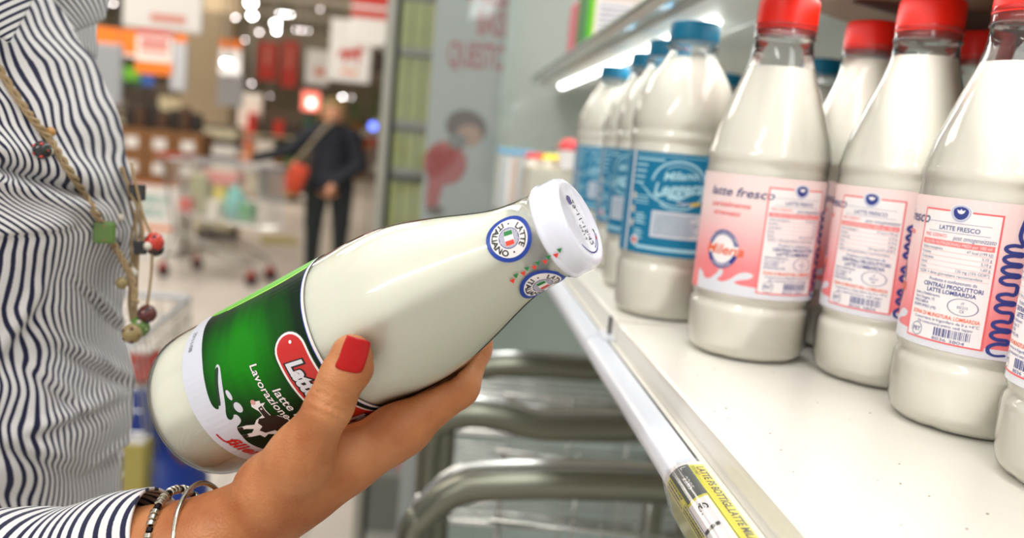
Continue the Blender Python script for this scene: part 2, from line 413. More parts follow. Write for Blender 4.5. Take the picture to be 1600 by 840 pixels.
# upper shelf: board, front rail, tube light, brackets
US = 1.572
F(MB().prism([(.262, 0), (.262, .022), (.64, .022), (.64, .014), (.27, .014), (.27, 0)], .05, 2.30, lambda x, y, z: (x, y, US+z)).build('upper_shelf_board', mat('upper_shelf_enamel', (222, 222, 216), .4)))
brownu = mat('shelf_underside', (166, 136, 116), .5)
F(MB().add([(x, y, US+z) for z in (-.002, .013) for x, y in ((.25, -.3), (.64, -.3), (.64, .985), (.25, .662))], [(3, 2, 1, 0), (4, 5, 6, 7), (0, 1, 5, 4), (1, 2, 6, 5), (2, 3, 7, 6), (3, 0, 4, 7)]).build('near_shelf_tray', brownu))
railu = mat('clear_rail', (196, 196, 188), .2, coat=.5)
F(MB().prism([(.172, .003), (.169, .011), (.1815, .0275), (.187, .0295), (.262, .0235), (.262, .016), (.20, .016), (.182, .003)], -.3, 2.0, lambda x, y, z: (x, y, US+z)).build('upper_rail', railu))
F(MB().prism([(.1705, .0145), (.1720, .0165), (.1765, .0225), (.1775, .0215), (.1735, .0150)], -.3, 2.0, lambda x, y, z: (x-.0012, y, US+z+.0006)).build('rail_lip', mat('alu', (150, 150, 146), .3, metal=.8)))
F(MB().prism([(.192, .001), (.192, .014), (.262, .015), (.262, .001)], .05, 2.0, lambda x, y, z: (x, y, US+z)).build('lamp_housing', mat('housing', (226, 226, 220), .35)))
tube_e = mat('tube_glow', (255, 255, 255), .4, emit=(.95, 1, .97, 1), estr=9)
F(MB().tube([(.230, y/10, US+.0015) for y in range(8, 20)], .0075, 12).build('tube_lamp', tube_e))
l = bpy.data.lights.new('tube_lamp_light', 'AREA'); l.shape = 'RECTANGLE'; l.size = .03; l.size_y = 1.5; l.energy = 1.1; l.color = (.97, 1, .98)
lo = bpy.data.objects.new('tube_lamp_light', l); COL.objects.link(lo); lo.location = (.228, .9, US-.014); lo['kind'] = 'structure'
for y in (.62, 1.5):
    F(MB().prism([(.28, -.004), (.64, -.06), (.64, .014), (.28, .014)], y, y+.006, lambda x, y_, z: (x, y_, US+z)).build('shelf_bracket', mat('bracket_steel', (104, 76, 66), .5)))

# price tag in the rail: clear holder and yellow ticket
TP = smoothprof([(.1325, -.0155), (.1285, -.0158), (.1232, -.0166), (.1185, -.0192), (.1154, -.0245), (.1155, -.0305), (.1172, -.0360), (.1205, -.0425)], 5)
AP = TP; AS = [0]
for i in range(1, len(TP)): AS.append(AS[-1]+math.hypot(TP[i][0]-TP[i-1][0], TP[i][1]-TP[i-1][1]))
Y0TAG = .388
def tagmap(u, v, e):           # u mm along the rail towards the viewer, v mm up across the profile (0 = lower edge)
    s = max(0, min(AS[-1], (1 if abs(v) < .01 else .62)*(TH-v)/TH*AS[-1] if v < TH else 0)); X_ = [p[0] for p in AP]; Z_ = [p[1] for p in AP]
    x, z = np.interp(s, AS, X_), np.interp(s, AS, Z_); dx = np.interp(s+.0008, AS, X_)-np.interp(s-.0008, AS, X_); dz = np.interp(s+.0008, AS, Z_)-np.interp(s-.0008, AS, Z_)
    L = math.hypot(dx, dz)+1e-9; nx, nz = dz/L, -dx/L
    return (x+nx*e, Y0TAG-u/1000, HS+z+nz*e)
pt = empty('price_tag', (.1, Y0TAG-.06, HS-.02), 'yellow printed price ticket with grey panel in the shelf rail', 'price tag')
TW = 118; TH = 39.0
d = Decal()
d.rect(0, 0, TW, TH, PAPER, 0); d.rect(4, 0, TW, TH-2.2, YELLOW, 1)
GREYP = mat('tag_grey', (84, 88, 88), .5)
d.rect(3.0, 9, 36, 25.5, GREYP, 2); d.rect(38, 7, TW, 24.5, PAPER, 2); d.rect(34, 25.2, TW, 25.6, BLACK, 3); d.rect(34, 8, TW, 8.4, BLACK, 3)
d.text('LATTE PS BOTTIGL.LATTE MILANO', 7.0, 33.0, 5.6, BLACK, 3, 'l', width=84, bold=.015)
d.text('721987', 6, 28.0, 2.6, mat('tag_brown', (130, 110, 40), .5), 4, 'l')
d.text('L', 5, 21, 4.2, PAPER, 4, 'l', sx=1.1); d.text('2285', 15, 18, 4.4, PAPER, 4, 'l', sx=1.1); d.text('.', 6, 13, 4, PAPER, 4, 'l')
d.text('\u20ac.', 42, 17, 7, BLACK, 4, 'l', bold=.01, sx=1.2); d.text('1.49', 62, 15, 12, BLACK, 4, 'l', bold=.02, sx=1.2)
d.lines(6, 6.8, 32, 3, 2.4, 1.2, BLACK, 3, 5); d.lines(34, 6, 70, 3, 2.1, 1.1, BLACK, 3, 6); d.rect(33, 1, 33.4, 8, BLACK, 3)
tg = d.build('ticket', tagmap, None, du=8, dv=1.5, eps=5e-5); tg.parent = pt; tg.matrix_parent_inverse = Matrix.Translation(-pt.location)
d = Decal(); d.rect(-2.8, 0, TW+3, TH, thin_clear('holder_film', (.97, .97, .97), .08, 1.45, .06), 8)
hf = d.build('clear_holder', tagmap, None, du=8, dv=1.2, eps=8e-5); hf.parent = pt; hf.matrix_parent_inverse = Matrix.Translation(-pt.location)

# ------------------------------------------------------------------ milk bottles on the shelf
def cap_mesh(z0, r, h, m_, parent, ridge=.012, name='cap'):
    mod = lambda z, w: 1-ridge*(.5+.5*cos(w*60)) if z0+.0015 < z < z0+h-.0035 else 1
    pr = [(z0, r*.955), (z0+.0004, r), (z0+.0012, r), (z0+.0016, r*.985), (z0+.002, r), (z0+h*.5, r*.995), (z0+h-.003, r*.985), (z0+h-.0012, r*.965), (z0+h-.0002, r*.9), (z0+h, r*.8), (z0+h, 0)]
    return MB().lathe(pr, 120, mod=mod).build(name, m_, parent, angle=35)
RPROF = [(0, .030), (.0015, .0345), (.005, .0378), (.010, .0392), (.0310, .0397), (.0345, .0392), (.0365, .0375), (.0382, .0375), (.0400, .0386), (.0425, .0391), (.124, .0391), (.1265, .0388), (.129, .0396), (.1325, .0398), (.1345, .0390), (.1375, .0384), (.147, .0362), (.160, .0318), (.174, .0268), (.186, .0225), (.194, .0201), (.199, .0192), (.2065, .0185), (.2075, .0196), (.2085, .0196), (.2095, .0180), (.2115, .0178), (.2125, .0192), (.2165, .0192)]
def petal(z, w): return 1-.05*max(0, 1-z/.006)*(max(0, cos(w*6))**6)
def red_label():
    d = Decal(); W = 2*pi*39.3
    d.rect(0, 31.5, W, 121, None and PAPER or RLAB, 0)
    U = 122.0                                           # panel centre
    x0, x1, y0, y1 = U-23, U+23, 37, 110
    d.rect(x0, y0, x1, y1, PAPER, 3); d.frame(x0, y0, x1, y1, .9, PINKD, 4)
    d.ell(U+1, 109.5, 6.3, 6.3, PAPER, 5); d.ring(U+1, 109.5, 4.6, 5.6, mat('pale_blue_ring', (190, 196, 220), .5), 6); d.ell(U+1, 109.5, 4.3, 4.3, NAVY, 6)
    for rt in (-.75, 0, .75): d.poly([(U+1+sin(rt)*3.6, 108.4+cos(rt)*3.6), (U+1+sin(rt-.5)*1.7, 108.4+cos(rt-.5)*1.7), (U+1+sin(rt)*.3, 108+cos(rt)*.3), (U+1+sin(rt+.5)*1.7, 108.4+cos(rt+.5)*1.7)], PAPER, 7)
    d.text('LATTE FRESCO', U+1, 100.2, 2.5, NAVY, 5, bold=.01); d.rect(x0+5, 103, x1-5, 103.2, GREY_INK, 5); d.rect(x0+5, 97.7, x1-5, 97.9, GREY_INK, 5)
    d.text('PARZ. SCREMATO', x0+3, 95.6, 2, PINKD, 5, 'l', width=15); d.text('post omogeneizzato', x1-2, 95.4, 2.6, GREY_INK, 5, 'r', shear=.2, width=22)
    d.rect(x0+2, 90.2, x1-2, 93.2, PINK, 5); d.text('VALORI NUTRIZIONALI MEDI per 100 ml', U, 91.7, 1.7, PAPER, 6, width=39)
    for k, (a, b) in enumerate([('Valore energetico', '47 kcal (199 kJ)'), ('Proteine', '3,15 g'), ('Carboidrati', '5,10 g'), ('Grassi', '1,60 g'), ('Calcio', '120 mg (15% GDR*)'), ('*GDR = dose giornaliera raccomandata', '')]):
        y = 88.6-k*2.75; d.text(a, x0+2.5, y, 1.6, GREY_INK, 5, 'l', width=None if b else 38, sx=.9)
        if b: d.text(b, x1-2.5, y, 1.6, GREY_INK, 5, 'r', sx=.95)
        d.rect(x0+2, y-1.5, x1-2, y-1.38, PINK, 5)
    d.text('Prodotto e confezionato da', U+2, 71.4, 1.9, NAVY, 5, width=27)
    d.text('CENTRALI PRODUTTORI', U+2, 68.4, 2.3, NAVY, 5, width=34, bold=.02); d.text('LATTE LOMBARDIA', U+2, 65.4, 2.3, NAVY, 5, width=28, bold=.02)
    for k, t in enumerate(('Sede e Stabilimento:', 'Via il Giugno, 15', 'PESCHIERA', 'BORROMEO (MI)')): d.text(t, x0+3, 62.6-k*2.35, 1.6, NAVY, 5, 'l', sx=.95)
    d.ring(U+10, 58.6, 4.4, 4.7, GREY_INK, 5, sx=1.75)
    for k, t in enumerate(('IT', '03/215', 'CE')): d.text(t, U+10, 60.6-k*2.1, 1.5, NAVY, 5)
    d.text('ZONA DI MUNGITURA: LOMBARDIA', U, 51.8, 2.1, ORANGE_INK, 5, width=40, bold=.02)
    d.text('Conservare in frigorifero da 0 a +4\u00b0C', U+1, 49.2, 1.6, NAVY, 5, width=38); d.text('Da consumarsi entro: vedi tappo', U+1, 46.9, 1.6, NAVY, 5, width=32)
    d.ring(x0+8, 42, 3.4, 3.8, GREY_INK, 5); d.text('PET', x0+8, 42, 2.5, NAVY, 5, bold=.01)
    rn = random.Random(11); u = x0+19.5
    while u < x1-6.5:
        w_ = rn.choice((.3, .3, .55, .8)); d.rect(u, 40.6, u+w_, 45.2, NAVY, 5); u += w_+rn.choice((.3, .45, .7))
    d.text('8036 3804', x0+28, 39.1, 1.7, NAVY, 5, width=18)
    # script written up the label, right of the panel
    def vert(uc, lay=4):
        pts = [(uc+3, 36), (uc-1, 35.2), (uc-4, 37), (uc-4.2, 40), (uc-1, 42.2), (uc+3.4, 42.6)]
        y = 44.5
        for k, (hh_, gap) in enumerate([(4.6, 0), (4.4, 3.4), (4.6, 0), (4.4, 3.6), (4.4, 0), (4.4, 0), (4.4, 0), (4.2, 1)]):
            pts += [(uc+3.2, y), (uc-1.5, y+.1), (uc-4.0, y+hh_*.35), (uc-3.4, y+hh_*.75), (uc-.5, y+hh_*.98), (uc+3.0, y+hh_)]; y += hh_+gap+1.2
        pts += [(uc+1, y+3), (uc+2.2, y+12), (uc+4, y+22)]
        d.stroke(pts, 1.9, NAVY, lay, 4)
    vert(U+30)
    # left of the panel: title, badge, splash
    v = U-37
    d.text('latte fresco', v-4, 104.5, 6.2, mat('title_ink', (84, 86, 130), .5), 4, 'c', shear=.25, width=44, bold=.012)
    d.text('parzialmente', v-10, 95.5, 3.6, ORANGE_INK if 0 else PINKD, 4, 'c', shear=.25, width=28, bold=.01); d.text('scremato', v-12, 89.6, 3.6, PINKD, 4, 'c', shear=.25, width=20, bold=.01)
    cx, cy = v-14+3, 64
    d.ell(cx, cy, 10.8, 13.6, PAPER, 4); d.ring(cx, cy, 10.0, 13.4, NAVY, 5, sx=.85, a0=.25, a1=pi-.25); d.ring(cx, cy, 10.0, 13.4, NAVY, 5, sx=.85, a0=pi+.3, a1=2*pi-.3)
    for t, a_, up_ in (('LATTE DI MONTAGNA', pi/2, True), ('LOMBARDIA', -pi/2, False)): d.text(t, cx, cy, 2.2, PAPER, 6, sx=.85, bend=(11.2, a_, up_))
    d.text('Milena', cx+1, cy, 7.0, ORANGE_INK, 6, 'c', shear=.25, width=27, bold=.02)
    S = [(-27, 31.6), (-27, 47), (-22, 45), (-19, 41.5), (-14, 42), (-9, 46.5), (-7, 49.8), (-4.5, 49.2), (-5.2, 45.5), (-8, 42.2), (-4, 41.5), (1, 44), (6, 48.6), (11, 50.3), (15, 49), (13, 46), (7, 44.2), (4, 42.2), (8, 41), (16, 40.6), (22, 40), (22, 31.6)]
    d.poly([(v-4+a, b) for a, b in smoothprof(S[1:-1], 4)]+[(v+18, 31.6), (v-31, 31.6)], LAV, 2)
    d.rect(U+23.9, 31.6, U+60, 39, LAV, 2)
    # far side: a second title, script and a sell-by print
    v2 = U+76; d.text('latte fresco', v2, 104.5, 6.2, GREY_INK, 4, 'c', shear=.25, width=44, bold=.012); d.text('1000 ml', v2, 45, 5, NAVY, 4); d.text('LC 29 11', v2, 38, 4, BLACK, 4)
    d.ell(v2, 66, 9.5, 12, NAVY, 4); d.ell(v2, 66, 7.5, 9.5, PAPER, 5)
    d.rect(x0-1, 31.5, x1+1, 37, LAV, 1)
    for it in d.items:
        it[0][:, 1] = np.interp(it[0][:, 1], [0, 31.5, 37, 110, 121, 140], [11.5, 43, 46.5, 113.5, 119.5, 138])
        q = it[0][:, 0]-U; it[0][:, 0] = U+np.where(np.abs(q) < 25, q*.88, q-np.sign(q)*3) if it[3] else it[0][:, 0]
    return d
RLAB = mat('pink_label_film', (248, 214, 218), .4, coat=.2)
nt = RLAB.node_tree; uvn = nt.nodes.new('ShaderNodeUVMap'); uvn.uv_map = 'uv'; sx = nt.nodes.new('ShaderNodeSeparateXYZ'); cr = nt.nodes.new('ShaderNodeValToRGB')
nt.links.new(uvn.outputs[0], sx.inputs[0]); nt.links.new(sx.outputs[1], cr.inputs[0]); nt.links.new(cr.outputs[0], nt.nodes['Principled BSDF'].inputs['Base Color'])
e = cr.color_ramp.elements; e[0].position = .38; e[0].color = srgb(244, 112, 118); e[1].position = 1.2-.02 if 0 else 1.0; e[1].color = srgb(246, 222, 220)
e.new(.62).color = srgb(246, 140, 144); e.new(.82).color = srgb(248, 190, 192)

def red_bottle(label):
    t = empty('milk_bottle', (0, 0, 0), label, 'milk bottle', 'red capped milk bottles on the fridge shelf')
    MB().lathe(RPROF, 72, mod=petal).build('bottle_wall', PETN, t, angle=60)
    ml = [(z, r-.0007) for z, r in RPROF if .0005 < z < .189]; ml = [(.0009, 0)]+ml+[(.189, .0208), (.1893, 0)]
    MB().lathe(ml, 72, mod=petal).build('milk', MILKP, t, angle=60)
    red_label_me(t)
    cap_mesh(.2128, .0192, .0200, RED_CAP, t)
    MB().lathe([(.2090, .0185), (.2092, .0190), (.2130, .0190), (.2133, .0185)], 60).build('tamper_ring', PETN, t, angle=40)
    return t
def red_label_me(t):
    o = red_label().build('label', revmap(lambda z: .0392, off=.0003, a0=0), t, du=4); return o

def place(o, px, py, face_mm, U, R0, h=None):
    # stand the bottle where its base is seen and turn it so that label coordinate U faces the viewer
    p = onz(px, py, h or HS) if px > 9 else np.array([px, py, HS]); p[2] = HS; o.location = Vector([float(q) for q in p])
    facing = atan2(CAM[1]-p[1], CAM[0]-p[0]); o.rotation_euler.z = facing-U/R0+radians(face_mm)
    return o
RB = red_bottle('pink labelled milk bottle, third red cap from the right, beside the teal bottles')
U0 = 122.0
def milk_to(o, level, rt):
    ml = [(.0009, 0)]+[(z, r-.0007) for z, r in RPROF if .0005 < z < level-.002]+[(level, rt), (level+.0003, 0)]
    ch = [c for c in o.children if c.name.startswith('milk')][0]; t_ = MB().lathe(ml, 72, mod=petal).build('milk', MILKP, None, angle=60); ch.data = t_.data; bpy.data.objects.remove(t_)
redspec = [
 (1161, 548, 33, None), (.2805, .5170, -26, 'front row pink labelled milk bottle, second red cap from the right, between two sharper ones'),
 (.2870, .4310, -26, 'nearest fully seen pink labelled milk bottle with sharply readable panel and barcode'),
 (.2925, .3440, -58, 'pink labelled milk bottle cut off by the right edge of the photo'),
 (.2930, .6150, 25, 'shaded milk bottle with a lower red cap, behind the two front pink bottles'),
 (.372, .608, 30, 'darker red capped bottle mostly hidden behind the nearest two pink bottles')]
reds = []
for i, (px, py, fc, lb) in enumerate(redspec):
    o = RB if i == 0 else copy_tree(RB)
    if lb: o['label'] = lb
    place(o, px, py, fc, U0, 39.3); reds.append(o)
milk_to(reds[1], .199, .0184); milk_to(reds[4], .2065, .0177)
RB['label'] = 'pink labelled milk bottle with a large blue and orange badge, beside the teal bottles'

# teal labelled bottles
BPROF = [(0, .031), (.0015, .036), (.005, .0390), (.010, .0400), (.037, .0405), (.041, .0398), (.043, .0388), (.0455, .0388), (.048, .0400), (.1325, .0402), (.1345, .0394), (.137, .0394), (.139, .0406), (.1425, .0406), (.1445, .0396), (.147, .0396), (.150, .0405), (.156, .0403), (.166, .0388), (.176, .0362), (.186, .0322), (.194, .0276), (.2, .0236), (.206, .0198), (.211, .0180), (.213, .0178), (.214, .0200), (.2155, .0200), (.2165, .0178), (.2225, .0178)]
BPROF = [(z if z < .15 else .15+(z-.15)*.935, r) for z, r in BPROF]
def blue_label():
    d = Decal(); W = 2*pi*40.3; d.rect(0, 42, W, 131.5, TEAL, 0); d.rect(0, 128.2, W, 128.7, TEALLT, 1)
    for U in (0+70, 70+W/2):
        cx = U+4; cy = 104
        d.ring(cx, cy, 19.8, 21.6, TEALLT, 2, n=40, a0=.1, a1=pi*.95); d.ring(cx, cy, 20, 21.4, TEALLT, 2, n=40, a0=pi*1.3, a1=1.95*pi); d.ring(cx, cy, 16.6, 17.4, TEALLT, 2, n=40, a0=.3, a1=pi*.7)
        d.text('Leggera', cx, 102, 11, TEALLT, 3, shear=.25, rot=.12, width=38, bold=.03); d.text('Milano', cx+1, 113, 7, TEALLT, 3, shear=.25, rot=.12, width=26, bold=.03)
        d.stroke([(cx-16, 93), (cx-8, 96), (cx, 92), (cx+8, 97), (cx+17, 101)], 1.6, TEALLT, 3); d.stroke([(cx-32, 103), (cx-26, 99), (cx-18, 92), (cx-6, 87), (cx+6, 86)], 1.6, TEALLT, 2, taper=True)
        d.ell(cx+14, 89.5, 4.5, 1.6, mat('gold_ink', (220, 190, 80), .5) if 'gold_ink' not in bpy.data.materials else bpy.data.materials['gold_ink'], 4, rot=.2); d.text('magra', cx+5, 89.6, 3, PAPER, 4, shear=.2)
        for k in range(5): d.rect(cx-38, 124-k*5.2, cx-38+(26 if k == 0 else 13-k*.8), 125.6-k*5.2, TEALLT, 2)
        for k in range(3): d.rect(cx-36, 92-k*3, cx-22, 93-k*3, TEALLT, 2)
        for k in range(4): d.rect(cx-33, 76-k*2.6, cx-25+(k % 2)*2, 77.4-k*2.6, TEALLT, 2); d.rect(cx-33, 62-k*2.4, cx-26+(k % 2)*2, 63.2-k*2.4, TEALLT, 2)
        d.rect(cx-18, 58, cx+21, 81, mat('nutrition_grey', (214, 218, 224), .5) if 'nutrition_grey' not in bpy.data.materials else bpy.data.materials['nutrition_grey'], 2); d.lines(cx-16, 77.5, cx+19, 9, 2.1, .9, TEAL, 3, 4)
        d.rect(cx-30, 46.5, cx+20, 49.6, TEALLT, 2); d.ell(cx-31.5, 53, 3.4, 4.2, PAPER, 3); d.ell(cx-31.5, 53, 2, 2.6, REDINK, 4)
        d.rect(cx-42.5, 42, cx-40.5, 131.5, PAPER, 2)
        for k in range(3): d.ell(cx-36.5, 92-k*12, 1.8, 3.2, PAPER, 3); d.ell(cx-36.5, 92-k*12, 1, 2, mat('sage_ink', (170, 160, 110), .5) if 'sage_ink' not in bpy.data.materials else bpy.data.materials['sage_ink'], 4)
    for it in d.items: it[0][:, 1] = 50.5+(it[0][:, 1]-42)*(128.6-50.5)/(131.5-42)
    return d
def blue_bottle(label):
    t = empty('milk_bottle', (0, 0, 0), label, 'milk bottle', 'blue capped milk bottles on the fridge shelf')
    MB().lathe(BPROF, 72).build('bottle_wall', PETN, t, angle=60)
    ml = [(.0009, 0)]+[(z, r-.0007) for z, r in BPROF if .0005 < z < .203]+[(.2031, 0)]
    MB().lathe(ml, 72).build('milk', MILK, t, angle=60)
    blue_label().build('label', revmap(lambda z: .0402, off=.0003), t, du=4)
    cap_mesh(.2150, .0193, .0145, BLUE_CAP, t)
    return t
BB = blue_bottle('nearest bottle with a teal label and blue cap, next to the pink bottles')
place(BB, 1034, 488, -4, 70, 40.3)
bluespec = [(1015, 95, -14, 'second teal labelled bottle from the pink ones, in the front row'), (962, 113, -8, 'farthest teal labelled bottle in the front row, nearest the white carton tray')]
for px, py, fc, lb in bluespec:
    o = copy_tree(BB); o['label'] = lb; place(o, px, py, fc, 70, 40.3, HS+.2225)
for (px, py), lb in (((1047, 77), 'blue capped bottle hidden just behind the nearest teal labelled bottle'), ((1135, 125), 'blue capped bottle in the back row, seen between teal and pink bottles'),
                     ((1285, 105), 'back row blue capped bottle seen between the first two red caps'), ((1402, 98), 'back row blue capped bottle seen left of the large middle red cap')):
    o = copy_tree(BB); o['label'] = lb; p = onz(px, py, HS+.2225); o.location = (float(p[0]), float(p[1]), HS); o.rotation_euler.z = random.random()*6
# ------------------------------------------------------------------ the glass milk bottle in the hand
HB = at(312, 638, .45); HT = at(905, 345, .36); HL = .2303
ha = (HT-HB)/np.linalg.norm(HT-HB); _tc = CAM-(HB+HT)/2; he0 = _tc-ha*(_tc@ha); he0 /= np.linalg.norm(he0)
he1 = np.cross(ha, he0)
if he1[2] > 0: he1 = -he1
HSGN = 1.0
HPROF = [(0, .027), (.0012, .0315), (.004, .0352), (.009, .0378), (.016, .0386), (.03, .0386), (.112, .0386), (.124, .0386), (.134, .0383), (.144, .0373), (.154, .0352), (.164, .0321), (.174, .0288), (.184, .0252), (.193, .0222), (.2, .0205), (.207, .0196), (.2165, .0190), (.2175, .0200), (.2188, .0205), (.2195, .0205)]
HPF = smoothprof(HPROF[:17], 3)+HPROF[17:]
hrad = proff(HPF)
hframe = (Vector([float(x) for x in he0]), Vector([float(x) for x in he1]), Vector([float(x) for x in ha]))
hb = empty('milk_bottle', HB, 'glass milk bottle with green label and white cap held in the hand', 'milk bottle')
def H_(o): o.parent = hb; o.matrix_parent_inverse = Matrix.Translation(-Vector([float(x) for x in HB])); return o
H_(MB().lathe(HPF, 96, HB, hframe).build('glass_wall', GLASS, smooth=True))
mprof = [(.0030, 0), (.0030, .024), (.0038, .030), (.006, .0345), (.010, .0368), (.015, .0377), (.02, .0379)]+[(z, r-.0008) for z, r in HPF if .024 < z < .216]+[(.216, 0)]
HMILK = mat('bottled_milk', (250, 248, 234), .3, sss=.35, spec=.4)
H_(MB().lathe(mprof, 96, HB, hframe).build('milk', HMILK, smooth=True))
# cap
caph = MB(); CP = [(.2186, .0192), (.2188, .0206), (.2194, .0210), (.2206, .0211), (.2212, .0207), (.222, .0206), (.2255, .0207), (.2285, .0204), (.2303, .0195), (.2310, .0182), (.2312, .0170), (.2306, .0162), (.2306, 0)]
CAPM = mat('white_cap_lacquer', (232, 234, 248), .25, coat=.6, noise=.04, nscale=120)
co = H_(caph.lathe(CP, 72, HB, hframe, mod=lambda z, w: 1+.006*sin(w*9+2)*(1 if .218 < z < .2208 else 0)).build('cap', CAPM, smooth=True))
def hmap(off=.0002, R0=.0385, radf=hrad):
    def g(u, v, e):
        z = v/1000; r = radf(z); an = u/1000/(R0 or r); rr = r+off+e
        return HB+he0*(cos(an)*rr)+he1*(sin(an)*rr)+ha*z
    return g
# main label
GLAB = mat('green_label_print', (26, 140, 20), .5, spec=.2)
nt = GLAB.node_tree; uvn = nt.nodes.new('ShaderNodeUVMap'); uvn.uv_map = 'uv'
mp = nt.nodes.new('ShaderNodeMapping'); mp.inputs['Location'].default_value = (.19, -.78, 0); mp.inputs['Rotation'].default_value = (0, 0, 0); mp.inputs['Scale'].default_value = (2.4, 2.3, 1)
gr = nt.nodes.new('ShaderNodeTexGradient'); gr.gradient_type = 'SPHERICAL'; nz = nt.nodes.new('ShaderNodeTexNoise'); nz.inputs['Scale'].default_value = 1.6
mpn = nt.nodes.new('ShaderNodeMapping'); mpn.inputs['Rotation'].default_value = (0, 0, .9); mpn.inputs['Scale'].default_value = (1.2, 9, 1)
nt.links.new(uvn.outputs[0], mpn.inputs[0]); nt.links.new(mpn.outputs[0], nz.inputs[0])
mp.inputs['Location'].default_value = (.14*2.4, -.72*2.3, 0)
nt.links.new(uvn.outputs[0], mp.inputs[0]); nt.links.new(mp.outputs[0], gr.inputs[0])
ma = nt.nodes.new('ShaderNodeMath'); ma.operation = 'MULTIPLY_ADD'; ma.inputs[1].default_value = .35; nt.links.new(nz.outputs['Fac'], ma.inputs[0]); nt.links.new(gr.outputs['Fac'], ma.inputs[2])
cr = nt.nodes.new('ShaderNodeValToRGB'); e = cr.color_ramp.elements; e[0].position = .34; e[0].color = srgb(5, 34, 12); e[1].position = 1.0; e[1].color = srgb(16, 130, 6); e.new(.62).color = srgb(8, 76, 8)
nt.links.new(ma.outputs[0], cr.inputs[0]); nt.links.new(cr.outputs[0], nt.nodes['Principled BSDF'].inputs['Base Color'])
SPLASH = mat('splash_print', (214, 216, 228), .35, coat=.2)
d = Decal(); W2 = pi*38.7
d.rect(-W2, 34, W2, 111.8, SPLASH, 0)
d.rect(-W2, 109.9, W2, 110.3, BLUEINK, 3); d.rect(-W2, 110.3, W2, 111.8, PAPER, 1)
EDGE = [(-60, 44.5), (-50, 43.5), (-42, 44.6), (-32, 46.6), (-21, 47.7), (-14, 47.4), (-8.8, 46.9), (-3, 46.2), (1, 46.0), (3.4, 46.9), (3.6, 48.6), (0, 50.2), (-6, 52.2), (-11, 54.2), (-13.8, 55.4), (-14.8, 56.8), (-13, 58), (-8, 57.2), (-1, 55), (4, 52.6), (7, 50.6), (9.6, 49.6), (11, 50.6), (10.4, 52.6), (9.4, 53.6), (9.8, 55.0), (11.4, 55.6), (13.4, 55.0), (14.6, 53), (15.4, 50.6), (17.6, 49.2), (21, 48.4), (26, 47.4), (33, 47.8), (40, 48.6), (60, 46)]
d.poly(smoothprof([(-W2, 43)]+EDGE+[(W2, 44)], 4)+[(W2, 109.9), (-W2, 109.9)], GLAB, 2)
d.poly([(x-.9, y+1.5) for x, y in smoothprof([(1, 46.6), (3.4, 47.6), (3.0, 49.4), (-6, 53), (-12, 55.4), (-12, 53.4), (-5, 50.5)], 3)], SHADOWINK, 1)
d.ell(.4, 57.6, 2.6, 1.2, SPLASH, 5, rot=.1); d.ell(-.1, 56.9, 2.6, 1.2, SHADOWINK, 4, rot=.1); d.ell(7.2, 58.6, 2.7, 2.1, SPLASH, 5); d.ell(6.5, 57.9, 2.6, 2.0, SHADOWINK, 4)
d.poly(smoothprof([(-75, 36), (-62, 38), (-50, 44), (-45, 60), (-44, 80), (-43.5, 96), (-45, 110.2)], 5)+[(-60, 110.2), (-75, 100)], LTGREEN, 3)
d.stroke([(-45.5, 58), (-44, 80), (-43.6, 96), (-45, 109)], 1.2, mat('lime_ink', (160, 225, 70), .4), 4)
# red pill with the dairy's name
cx0 = -12; pl = 62; pv = 99.0; ph = 7.6
def pill(g, m_, lay):
    pts = [(cx0+ph*0+cos(a)*(ph+g), pv+sin(a)*(ph+g)) for a in [pi/2+pi*k/12 for k in range(13)]]+[(cx0+pl+cos(a)*(ph+g), pv+sin(a)*(ph+g)) for a in [-pi/2+pi*k/12 for k in range(13)]]
    pts = [(x, y-.0022*(x-4)**2*0) for x, y in pts]; d.poly([(x+7.5, y) for x, y in pts], m_, lay)
pill(1.7, DKGREEN, 4); pill(1.1, PAPER, 5); pill(0, REDINK, 6)
d.ell(-8.5, 100.5, .8, .8, PAPER, 8)
def outlined(t, u, v, h, m1, m2, **k):
    w = k.pop('width'); b = k.pop('bold', .02)
    d.text(t, u, v, h, m2, 8, bold=b+.075, width=w*1.04, **k); d.text(t, u, v, h, m1, 10, bold=b, width=w, **k)
outlined('Latteria', 13.5, 98.3, 8.4, LAV, BLACK, width=28.5, shear=.12, bold=.05)
outlined('M', 45, 99, 8.5, LAV, BLACK, width=8, shear=.15, bold=.05)
def serif(t, u, v, h, **k): d.text(t, u-.25, v-.3, h, SHADOWINK, 7, **k); d.text(t, u, v, h, PAPER, 9, **k)
serif('latte fresco', 7, 82.6, 4.6, align='l', shear=.12, width=32, bold=.012)
serif('Lavorazione tradizionale', -7.2, 77.2, 4.2, align='l', shear=.12, width=60, bold=.012)
# running cow
COW = [(7.2, 66.6), (8.2, 69.2), (8.6, 71), (10, 70.4), (10.4, 73), (11.5, 70.8), (14, 70.4), (17, 70.6), (17.5, 69), (18.6, 73.4), (22, 76), (26, 76.6), (32, 75.4), (38, 74), (39, 68), (38, 60), (36, 60), (35.6, 66), (33, 66), (31, 62), (28, 63), (26, 60.4), (27, 57), (24.5, 56.6), (23.4, 52.4), (21.6, 48.6), (20.2, 49.2), (21.4, 54.4), (20, 57.2), (18.2, 54), (17.4, 50.2), (15.8, 50.6), (16.6, 55.6), (18, 59.4), (16.2, 62.4), (15.4, 66.8), (13, 67), (9.6, 65.2)]
COWB = mat('cow_black', (34, 22, 18), .5)
d.poly([(x, y) for x, y in COW], PAPER, 6)
d.poly([(11, 70.2), (14, 70), (17, 70.2), (18.2, 72.8), (22, 75.5), (25, 75.6), (29, 74), (31, 70), (29, 66), (25.6, 65), (24.6, 60), (22, 58.8), (20.6, 62), (18, 61.6), (16.2, 64), (17, 67), (13.2, 67.4), (11.4, 67.8)], COWB, 7)
